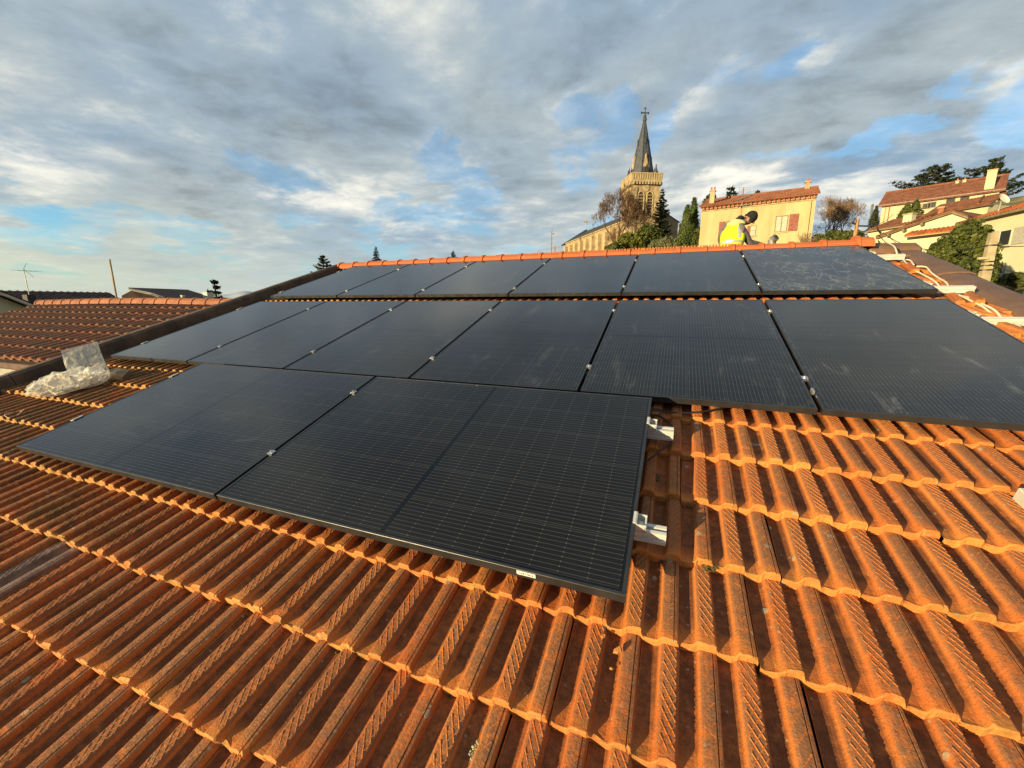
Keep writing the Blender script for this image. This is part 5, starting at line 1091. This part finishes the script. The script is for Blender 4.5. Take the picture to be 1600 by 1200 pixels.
p1 = at(862, 362, 58); p0 = Vector((p1.x, p1.y, gz(p1.x, p1.y))); t = thing('street_lamp', p0, 'thin lamp post with a short arm left of the church nave', 'street lamp'); b = MB(); b.tube([p0, Vector((p0.x, p0.y, p1.z))], [.09, .06], 6); b.build('post', M['steel'], t); b = MB(); b.tube([p1-Zu*.3, p1-Zu*.35+Vector((.75, .1, 0))], .06, 6); b.box(p1-Zu*.38+Vector((.6, .1, 0)), .5, .16, .12); b.build('lamp_head', M['steel'], t); b = MB(); b.tube([p1-Zu*.3, p1+Zu*.35+Vector((.1, 0, 0))], .03, 5); b.build('spike', M['steel'], t)
p1 = at(867, 384, 70); p0 = Vector((p1.x, p1.y, gz(p1.x, p1.y))); t = thing('wire_post', p0, 'low wire post with cross arms at the foot of the church nave', 'post'); b = MB(); b.tube([p0, p1], .10, 6); b.build('post', M['wood_pole'], t); b = MB(); b.box(p1-Zu*.3, 1.6, .1, .1); b.box(p1-Zu*1.0, 1.2, .1, .1); b.build('cross_arm', M['wood_pole'], t)
# big aerial behind the worker
p1 = at(1162, 293, 7.6); p0 = Vector((p1.x, p1.y, roofz(p1.y)-.05)); t = thing('antenna_mast', p0, 'tall television mast with grid aerial standing behind the worker', 'antenna'); b = MB(); b.tube([p0, p1], .011, 6); b.build('mast', M['wood_pole'], t)
b = MB(); c_ = at(1163, 300, 7.6)
for dy_ in np.linspace(-.075, .075, 5): b.tube([c_+RX*-.10+Zu*dy_, c_+RX*.10+Zu*dy_], .0022, 4)
for dx_ in (-.10, -.05, .05, .10): b.tube([c_+RX*dx_-Zu*.075, c_+RX*dx_+Zu*.075], .0022, 4)
b.build('grid_aerial', M['steel'], t)
b = MB(); c_ = at(1160, 310, 7.6); yagi(b, c_, RX*.9-RZ*.3+Zu*.25, 7, .24, .10); c_ = at(1159, 322, 7.6); yagi(b, c_, RX*.9-RZ*.5, 5, .18, .16); b.build('aerial', M['steel'], t)
# poles on the right
p1 = at(1553, 364, 14.5); p0 = Vector((p1.x, p1.y, gz(p1.x, p1.y)-1)); t = thing('utility_pole', p0, 'square concrete utility pole in front of the big evergreen', 'utility pole'); b = MB(); q0, q1 = p0, p1
b.add([q0+Vector((a*.24, c*.18, 0)) for a, c in ((-1,-1),(1,-1),(1,1),(-1,1))] + [q1+Vector((a*.105, c*.09, 0)) for a, c in ((-1,-1),(1,-1),(1,1),(-1,1))], [(4, 5, 6, 7), (0, 1, 5, 4), (1, 2, 6, 5), (2, 3, 7, 6), (3, 0, 4, 7)]); b.build('shaft', M['concrete'], t)
for y_ in (383, 408, 414, 421): c_ = at(1550, y_, 14.5); k_ = Vector((p1.x, p1.y, c_.z)); b = MB(); b.lathe([(.19, -.018), (.19, .018)], k_, 10); b.build('strap', M['iron'], t)
b = MB(); k_ = Vector((p1.x-.18, p1.y-.12, at(1545, 403, 14.5).z)); b.bx(k_.x-.16, k_.x+.1, k_.y-.06, k_.y+.06, k_.z-.04, k_.z+.04); b.build('bracket', M['concrete'], t)
wa = at(1340, 343, 24); wb = at(1340, 378, 24); wb.x, wb.y = wa.x, wa.y; wb.z = gz(wa.x, wa.y)-.3; t = thing('utility_pole', wb, 'orange-brown timber pole behind the right end of the ridge', 'utility pole'); b = MB(); b.tube([wb, wa], [.13, .10], 8); b.build('shaft', M['wood_pole'], t); b = MB(); b.box(wa-Zu*.25, .16, .16, .5); b.tube([wa-Zu*.35, wa-Zu*.45+RX*.5-RZ*.2], .05, 5); b.tube([wa-Zu*.3, wa-Zu*.15-RX*.3], .05, 5); b.build('insulator', M['iron'], t)
def wire(P, Q, sag, r, label):
    P, Q = Vector(P), Vector(Q); b = MB(); b.tube([P.lerp(Q, k/16) - Zu*sag*4*(k/16)*(1-k/16) for k in range(17)], r, 5); o = b.build('overhead_cable', M['iron'], org=P); tag(o, label, 'cable')
wire(wa-Zu*.3, at(1300, 326, 45), .3, .022, 'thin overhead wire crossing in front of the bare tree right of the yellow house')
wire(wa-Zu*.35, at(1395, 335, 60), .5, .03, 'overhead wire from the timber pole towards the long cream house')
wire(wa-Zu*.5, at(1362, 351, 34), .35, .06, 'thick sagging cable from the timber pole to the outbuilding roof')
wire(at(1380, 363, 31), Vector((p1.x, p1.y, at(1550, 383, 14.5).z)), .6, .02, 'overhead cable hanging across the cream gable to the concrete pole')
wire(Vector((p1.x, p1.y, at(1550, 410, 14.5).z)), at(1640, 432, 13), .1, .018, 'low cable running right from the concrete pole')
wire(Vector((p1.x+.1, p1.y, at(1550, 383, 14.5).z)), at(1660, 372, 16), .15, .014, 'upper cable running right from the concrete pole')

# ================================================================== TREES AND SHRUBS
def leaves(cen, nrm, size, asp=1.6, jit=.6, r=None):    # small rhombic leaves at given centres, roughly facing nrm
    r = r or rng; n = len(cen); nv = nrm + r.normal(0, jit, (n, 3)); nv /= np.linalg.norm(nv, axis=1)[:, None]+1e-9
    t = np.cross(nv, r.normal(0, 1, (n, 3))); t /= np.linalg.norm(t, axis=1)[:, None]+1e-9; s = np.cross(nv, t)
    sz = size*r.uniform(.6, 1.4, n)[:, None]
    return np.stack([cen - t*sz*asp, cen - s*sz, cen + t*sz*asp, cen + s*sz], 1)
def clumps(shape, n_cl, n_leaf, cl_r, r):               # clumps spread in a volume, leaves spread in each clump
    c = shape(n_cl, r); rad_ = cl_r*r.uniform(.55, 1.3, n_cl)
    d = r.normal(0, 1, (n_cl, n_leaf, 3)); d /= np.linalg.norm(d, axis=2)[..., None]; q = r.uniform(.35, 1, (n_cl, n_leaf, 1))**.6
    P = c[:, None, :] + d*q*rad_[:, None, None]; return P.reshape(-1, 3), (d + np.array([0, 0, .35])).reshape(-1, 3)
def ellipsoid(cx, cy, cz, sx, sy, sz, inner=.35):
    def f(n, r):
        d = r.normal(0, 1, (n, 3)); d /= np.linalg.norm(d, axis=1)[:, None]; q = r.uniform(inner, 1, (n, 1))**.7; return np.array([cx, cy, cz]) + d*q*np.array([sx, sy, sz])
    return f
def place(px, py_base, Z):
    p = at(px, py_base, Z); return p
def shrub(px, ptop, pbot, wpx, Z, leaf, name, label, cat, n=90, nl=90, cl=.3, ls=.05, seed=0, depth=.8, group=None, base_px=None):
    r = np.random.default_rng(seed); T, B = at(px, ptop, Z), at(px, pbot, Z); w = wpx/F*Z/2; g0 = min(gz(B.x, B.y), B.z); c = (T+B)/2; hz_ = (T.z-B.z)/2
    t = thing(name, (B.x, B.y, g0), label, cat, group)
    sh = ellipsoid(B.x, B.y, c.z, w*.86, w*depth*.86, hz_*.88)
    P, N_ = clumps(sh, n, nl, cl, r); P[:, 2] = np.maximum(P[:, 2], g0+.05); quads('foliage', leaves(P, N_, ls, 1.7, .7, r), M[leaf], t)
    b = MB()
    for i in range(7):
        e = Vector((B.x+w*.6*math.cos(i*.9), B.y+w*.4*math.sin(i*.9), c.z+hz_*.3)); b.tube([Vector((B.x, B.y, g0-.1)), Vector((B.x, B.y, g0)).lerp(e, .5)+Vector((0, 0, .15)), e], [.07*w, .05*w, .02*w], 5)
    b.build('stem', M['bark_dark'], t); return t
def bare_tree(px, ptop, Z, lean, wpx, m_, label, seed, levels=6, group=None, fork=.35, tr=.26, twig=None, spread=.62):
    twig = twig or Z*.00034
    r = random.Random(seed); T = at(px, ptop, Z); g0 = gz(T.x, T.y); H = T.z-g0; t = thing('bare_tree', (T.x, T.y, g0), label, 'tree', group); bt, bb = MB(), MB(); W_ = wpx/F*Z/2
    def grow(p, d, L_, rad_, lev):
        n = 3; pts = [p]; q = p
        for i in range(n): d = (d + Vector((r.gauss(0, .13), r.gauss(0, .13), r.gauss(.05, .09)))).normalized(); q = q + d*L_/n; pts.append(q)
        r1 = max(twig*.6, rad_*.62); R_ = [rad_ + (r1-rad_)*i/n for i in range(n+1)]
        (bt if lev == levels else bb).tube(pts, R_, 7 if rad_ > .1 else (5 if rad_ > .04 else 3), cap=False)
        if lev == 0: return
        k = 2 if lev == levels else r.choice((3, 3, 4, 4) if lev < 3 else (3, 3, 3))
        if lev == levels: k = 4
        for i in range(k):
            a = r.uniform(0, 6.28); s = d.orthogonal().normalized(); s = s*math.cos(a) + d.cross(s)*math.sin(a); sp = spread*r.uniform(.6, 1.35)
            nd = (d + s*sp + Vector((0, 0, .10))).normalized(); at_ = pts[r.choice((2, 3, 3, 3))] if i else pts[3]
            grow(at_, nd, L_*r.uniform(.62, .84), r1*r.uniform(.6, .85), lev-1)
    grow(Vector((T.x-lean, T.y, g0-.2)), Vector((lean/H, 0, 1)).normalized(), H*fork, tr, levels)
    bb_v = np.array(bb.v); top = bb_v[:, 2].max(); k = (T.z-g0)/(top-g0); x0 = np.abs(bb_v[:, 0]-T.x); kx = W_/np.percentile(x0, 96)
    sc = lambda V: [(T.x+(x-T.x)*min(kx, 1.6), T.y+(y-T.y)*min(kx, 1.6), g0+(z-g0)*k) for x, y, z in V]
    bb.v = sc(bb.v); bt.v = sc(bt.v)
    bt.build('trunk', M[m_], t); bb.build('crown', M[m_], t); return t
def conifer(px, ptop, pbot, wpx, Z, label, seed, leaf='leaf_dark', n=26, dens=150, droop=-.15, gap=.0, group=None, power=1.0, name='spruce_tree', tip=.15):
    r = np.random.default_rng(seed); rr = random.Random(seed); T = at(px, ptop, Z); B = at(px, pbot, Z); g0 = min(gz(T.x, T.y), B.z-.3); W_ = wpx/F*Z/2; zb = B.z; H = T.z-zb
    t = thing(name, (T.x, T.y, g0), label, 'tree', group); b = MB(); b.tube([Vector((T.x, T.y, g0-.2)), Vector((T.x, T.y, T.z))], [.020*(T.z-g0), .01], 6); b.build('trunk', M['bark_dark'], t)
    P, N_, lim = [], [], MB()
    for i in range(n):
        f_ = (i+.5)/n; z = zb + H*f_*.97; L_ = W_*((1-f_)**power*(1-tip)+tip*.35)
        k = 7
        for j in range(k):
            if rr.random() < gap: continue
            a = j*6.283/k + i*1.9 + rr.uniform(-.3, .3); l_ = L_*rr.uniform(.7, 1.12); d = Vector((math.cos(a), math.sin(a), droop + rr.gauss(0, .08))); o_ = Vector((T.x, T.y, z))
            lim.tube([o_, o_+d*l_*.6, o_+d*l_+Vector((0, 0, .10*l_))], [.012*H*(1-f_)+.008, .01, .005], 3, cap=False)
            m_ = max(6, int(dens*l_/W_/k*2)); s = r.uniform(.12, 1, m_)**.8; wd = .20*l_*(1-s*.55)
            q = np.array(o_)[None] + np.array(d)[None]*(s*l_)[:, None] + np.stack([-math.sin(a)*r.normal(0, 1, m_)*wd, math.cos(a)*r.normal(0, 1, m_)*wd, -np.abs(r.normal(0, .35, m_))*wd + .10*l_*s**2], 1); P.append(q); N_.append(np.tile([0, 0, 1.0], (m_, 1)))
    P, N_ = np.concatenate(P), np.concatenate(N_); tag(lim.build('limbs', M['bark_dark'], t), kind='stuff'); quads('crown', leaves(P, N_, .0085*H+.018, 2.4, .55, r), M[leaf], t); return t
def cypress(px, ptop, pbot, wpx, Z, label, seed, leaf='leaf_cypress', group=None, n=220):
    r = np.random.default_rng(seed); T, B = at(px, ptop, Z), at(px, pbot, Z); g0 = min(gz(T.x, T.y), B.z); H = T.z-B.z; W_ = wpx/F*Z/2; t = thing('cypress_tree', (B.x, B.y, g0), label, 'tree', group)
    def f(n, r):
        h = r.uniform(0, 1, n)**.9; rad_ = W_*np.clip(np.minimum(1.15*(1-h)**.75, .55+h*2.2), 0, 1)*r.uniform(.55, 1.05, n); a = r.uniform(0, 6.283, n); return np.stack([B.x+rad_*np.cos(a), B.y+rad_*np.sin(a), B.z+h*H*.97], 1)
    c = f(n, r); m_ = 70; u_ = r.uniform(-1, 1, (n, m_, 1)); sc_ = (1-(c[:, 2]-B.z)/H*.6)[:, None, None]; P = (c[:, None]+np.concatenate([r.normal(0, .16, (n, m_, 2))*W_*sc_*1.2, u_*W_*.55], 2)).reshape(-1, 3)
    N_ = np.stack([P[:, 0]-B.x, P[:, 1]-B.y, np.full(len(P), .25*W_)], 1); N_ /= np.linalg.norm(N_, axis=1)[:, None]; V = leaves(P, N_, W_*.06, 2.0, .5, r); quads('crown', V, M[leaf], t)
    b = MB(); b.tube([Vector((B.x, B.y, g0-.2)), Vector((B.x, B.y, B.z+H*.7))], [.14, .04], 6); b.build('trunk', M['bark_dark'], t); return t
def cedar(px, ptop, pbot, wl, wr, Z, label, seed, tiers=9, slope=.12, dens=900, group=None, name='cedar_tree', power=.8):
    r = np.random.default_rng(seed); rr = random.Random(seed); T, B = at(px, ptop, Z), at(px, pbot, Z); g0 = gz(T.x, T.y); H = T.z-B.z; t = thing(name, (T.x, T.y, min(g0, B.z-1)), label, 'tree', group); b = MB(); b.tube([Vector((T.x, T.y, min(g0, B.z-1))), Vector((T.x, T.y, T.z-.2))], [.45, .05], 7); b.build('trunk', M['bark_dark'], t)
    P, lim = [], MB()
    for i in range(tiers):
        f_ = (i+.35)/tiers; z = B.z+H*f_
        for j in range(9):
            a = rr.uniform(0, 6.283); side = math.cos(a); wpx = (wr if side > 0 else wl); L_ = wpx/F*Z*((1-f_)**power*.86+.14)*rr.uniform(.55, 1.08)*(.6+.4*abs(side))
            d = Vector((RX.x*math.cos(a)+RZ.x*math.sin(a), RX.y*math.cos(a)+RZ.y*math.sin(a), 0)).normalized() + Vector((0, 0, slope+rr.gauss(0, .12))); o_ = Vector((T.x, T.y, z)); lim.tube([o_, o_+d*L_*.5, o_+d*L_+Vector((0, 0, .05*L_))], [.11, .06, .02], 4, cap=False)
            m_ = max(20, int(dens*L_/(wl+wr)*F/Z/9)); s = r.uniform(.18, 1.03, m_)**.75; wd = .17*L_*(1.1-s*.7); q = np.array(o_)[None]+np.array(d)[None]*(s*L_)[:, None]; sdv = np.array([-d.y, d.x, 0])
            q = q + sdv[None]*(r.normal(0, 1, m_)*wd)[:, None] + np.stack([np.zeros(m_), np.zeros(m_), r.normal(0, .10, m_)*H/tiers*1.4 + .05*L_*s**2], 1); P.append(q)
    P = np.concatenate(P); tag(lim.build('limbs', M['bark_dark'], t), kind='stuff'); quads('crown', leaves(P, np.tile([0, 0, 1.0], (len(P), 1)), .010*H+.05, 2.2, .5, r), M['leaf_cedar'], t); return t
# around the church
bare_tree(980, 289, 60, .4, 84, 'bark', 'large bare tree standing left in front of the bell tower', 5, 7, tr=.42, fork=.30, spread=.72, twig=.030)
bare_tree(1002, 306, 63, .2, 54, 'bark', 'brown bare tree growing right in front of the bell tower', 12, 7, tr=.34, fork=.28, twig=.028)
bare_tree(955, 350, 58, .1, 46, 'bark', 'low bare tree in front of the church nave', 31, 6, tr=.14, fork=.3)
conifer(1036, 292, 385, 50, 62, 'thin open conifer just right of the bell tower', 4, n=24, dens=190, droop=-.02, gap=.22, power=.8)
cypress(1069.5, 327, 384, 23, 46, 'shorter front cypress of the pair left of the yellow house', 1); cypress(1079.5, 315, 384, 22, 47.5, 'taller cypress of the pair left of the yellow house', 2)
shrub(1090, 356, 392, 18, 44, 'leaf_green', 'bush', 'dark bush between the cypresses and the yellow house', 'bush', 60, 80, .34, .07, 3)
shrub(983, 364, 392, 46, 50, 'leaf_yellow', 'bush', 'bright yellow-green bush below the bare trees', 'bush', 110, 90, .42, .075, 5)
shrub(1010, 352, 388, 44, 54, 'leaf_green', 'bush', 'dark green rounded bush at the foot of the bell tower', 'bush', 110, 90, .45, .08, 6)
shrub(1042, 374, 392, 66, 48, 'leaf_grey', 'hedge', 'low grey-green hedge in front of the cypresses', 'hedge', 130, 90, .36, .07, 7, .4)
shrub(960, 381, 394, 30, 49, 'leaf_green', 'bush', 'small low bush at the left end of the grey hedge row', 'bush', 60, 80, .3, .07, 8)
# behind and beside the yellow house
cedar(1143, 291, 330, 26, 26, 58, 'dark evergreen crown showing over the roof of the yellow house', 9, 6, .05, 700)
shrub(1181, 301, 330, 14, 57, 'leaf_dark', 'bush', 'small dark tree top just above the yellow house roof', 'bush', 40, 80, .4, .09, 10)
shrub(1108, 305, 330, 16, 52, 'leaf_dark', 'bush', 'dark tree top beside the left chimney of the yellow house', 'bush', 40, 80, .4, .09, 11)
bare_tree(1303, 296, 44, .3, 72, 'bark_pale', 'broad bare tree right of the yellow house', 21, 7, tr=.26, fork=.28, spread=.75)
bare_tree(1318, 306, 47, .3, 46, 'bark', 'reddish bare tree behind the broad one by the timber pole', 22, 7, tr=.2, fork=.28, spread=.7)
bare_tree(1258, 361, 30, .0, 26, 'bark_pale', 'small twiggy shrub in front of the yellow house wall', 23, 5, tr=.05, fork=.25)
shrub(1306, 362, 385, 76, 36, 'leaf_green', 'hedge', 'clipped green hedge below the broad bare tree', 'hedge', 150, 90, .32, .06, 12, .35)
# right-hand hill
cedar(1470, 257, 312, 74, 60, 84, 'wide flat-topped cedar above the long cream house', 13, 9, .06, 3600)
cedar(1524, 262, 305, 46, 46, 88, 'lower cedar between the wide one and the spiky one', 14, 7, .10, 2400)
cedar(1555, 247, 318, 30, 46, 82, 'tall spiky cedar beside the chimney of the long cream house', 15, 10, .30, 2200)
cypress(1364.5, 325, 356, 13, 55, 'small dark cypress left of the long cream house', 16, 'leaf_dark', n=90)
cypress(1414, 321, 345, 17, 53, 'left tip of the dark evergreens by the long cream house wall', 17, 'leaf_green', n=110); cypress(1427, 317, 345, 18, 53.5, 'right tip of the dark evergreens by the long cream house wall', 18, 'leaf_green', n=110)
shrub(1420, 328, 348, 36, 53, 'leaf_green', 'bush', 'bushy base of the evergreens by the long cream house wall', 'bush', 70, 80, .42, .085, 19)
shrub(1484, 343, 520, 86, 19, 'leaf_green', 'evergreen_tree', 'big dense evergreen in front of the pale yellow house', 'tree', 620, 120, .25, .050, 20, .5)
shrub(1470, 352, 500, 46, 18.6, 'leaf_green', 'evergreen_tree', 'pointed left-hand lobe within the big dense evergreen', 'tree', 110, 120, .22, .048, 41, .5)
shrub(1508, 352, 500, 44, 19.2, 'leaf_green', 'evergreen_tree', 'right-hand lobe of the big evergreen, behind the concrete pole', 'tree', 110, 120, .22, .048, 42, .45)
shrub(1452, 362, 480, 36, 18.4, 'leaf_green', 'evergreen_tree', 'left lobe of foliage beside the big dense evergreen', 'tree', 90, 120, .22, .045, 25, .5)
shrub(1592, 428, 444, 52, 23, 'leaf_green', 'hedge', 'low green hedge under the grey-shuttered window at the right edge', 'hedge', 90, 80, .2, .045, 21, .5)
# the skyline on the left
cedar(504, 399, 432, 20, 20, 60, 'bushy pine rising behind the top of the left verge board', 22, 7, .30, 650, name='pine_tree')
conifer(587, 384, 420, 24, 58, 'pointed dark spruce behind the ridge, left of the middle', 23, n=16, dens=240, droop=-.10, power=.9)
conifer(708, 391, 412, 18, 60, 'small dark spruce tip behind the ridge, nearest the middle', 24, n=12, dens=240, droop=.02, power=.7)
bare_tree(842, 389, 70, .0, 24, 'bark', 'reddish bare shrub on the skyline near the lamp post', 26, 5, tr=.08, fork=.3)
cedar(334, 436, 478, 17, 17, 44, 'small wind-shaped pine behind the pale chimney on the left', 27, 5, .16, 330, name='pine_tree')
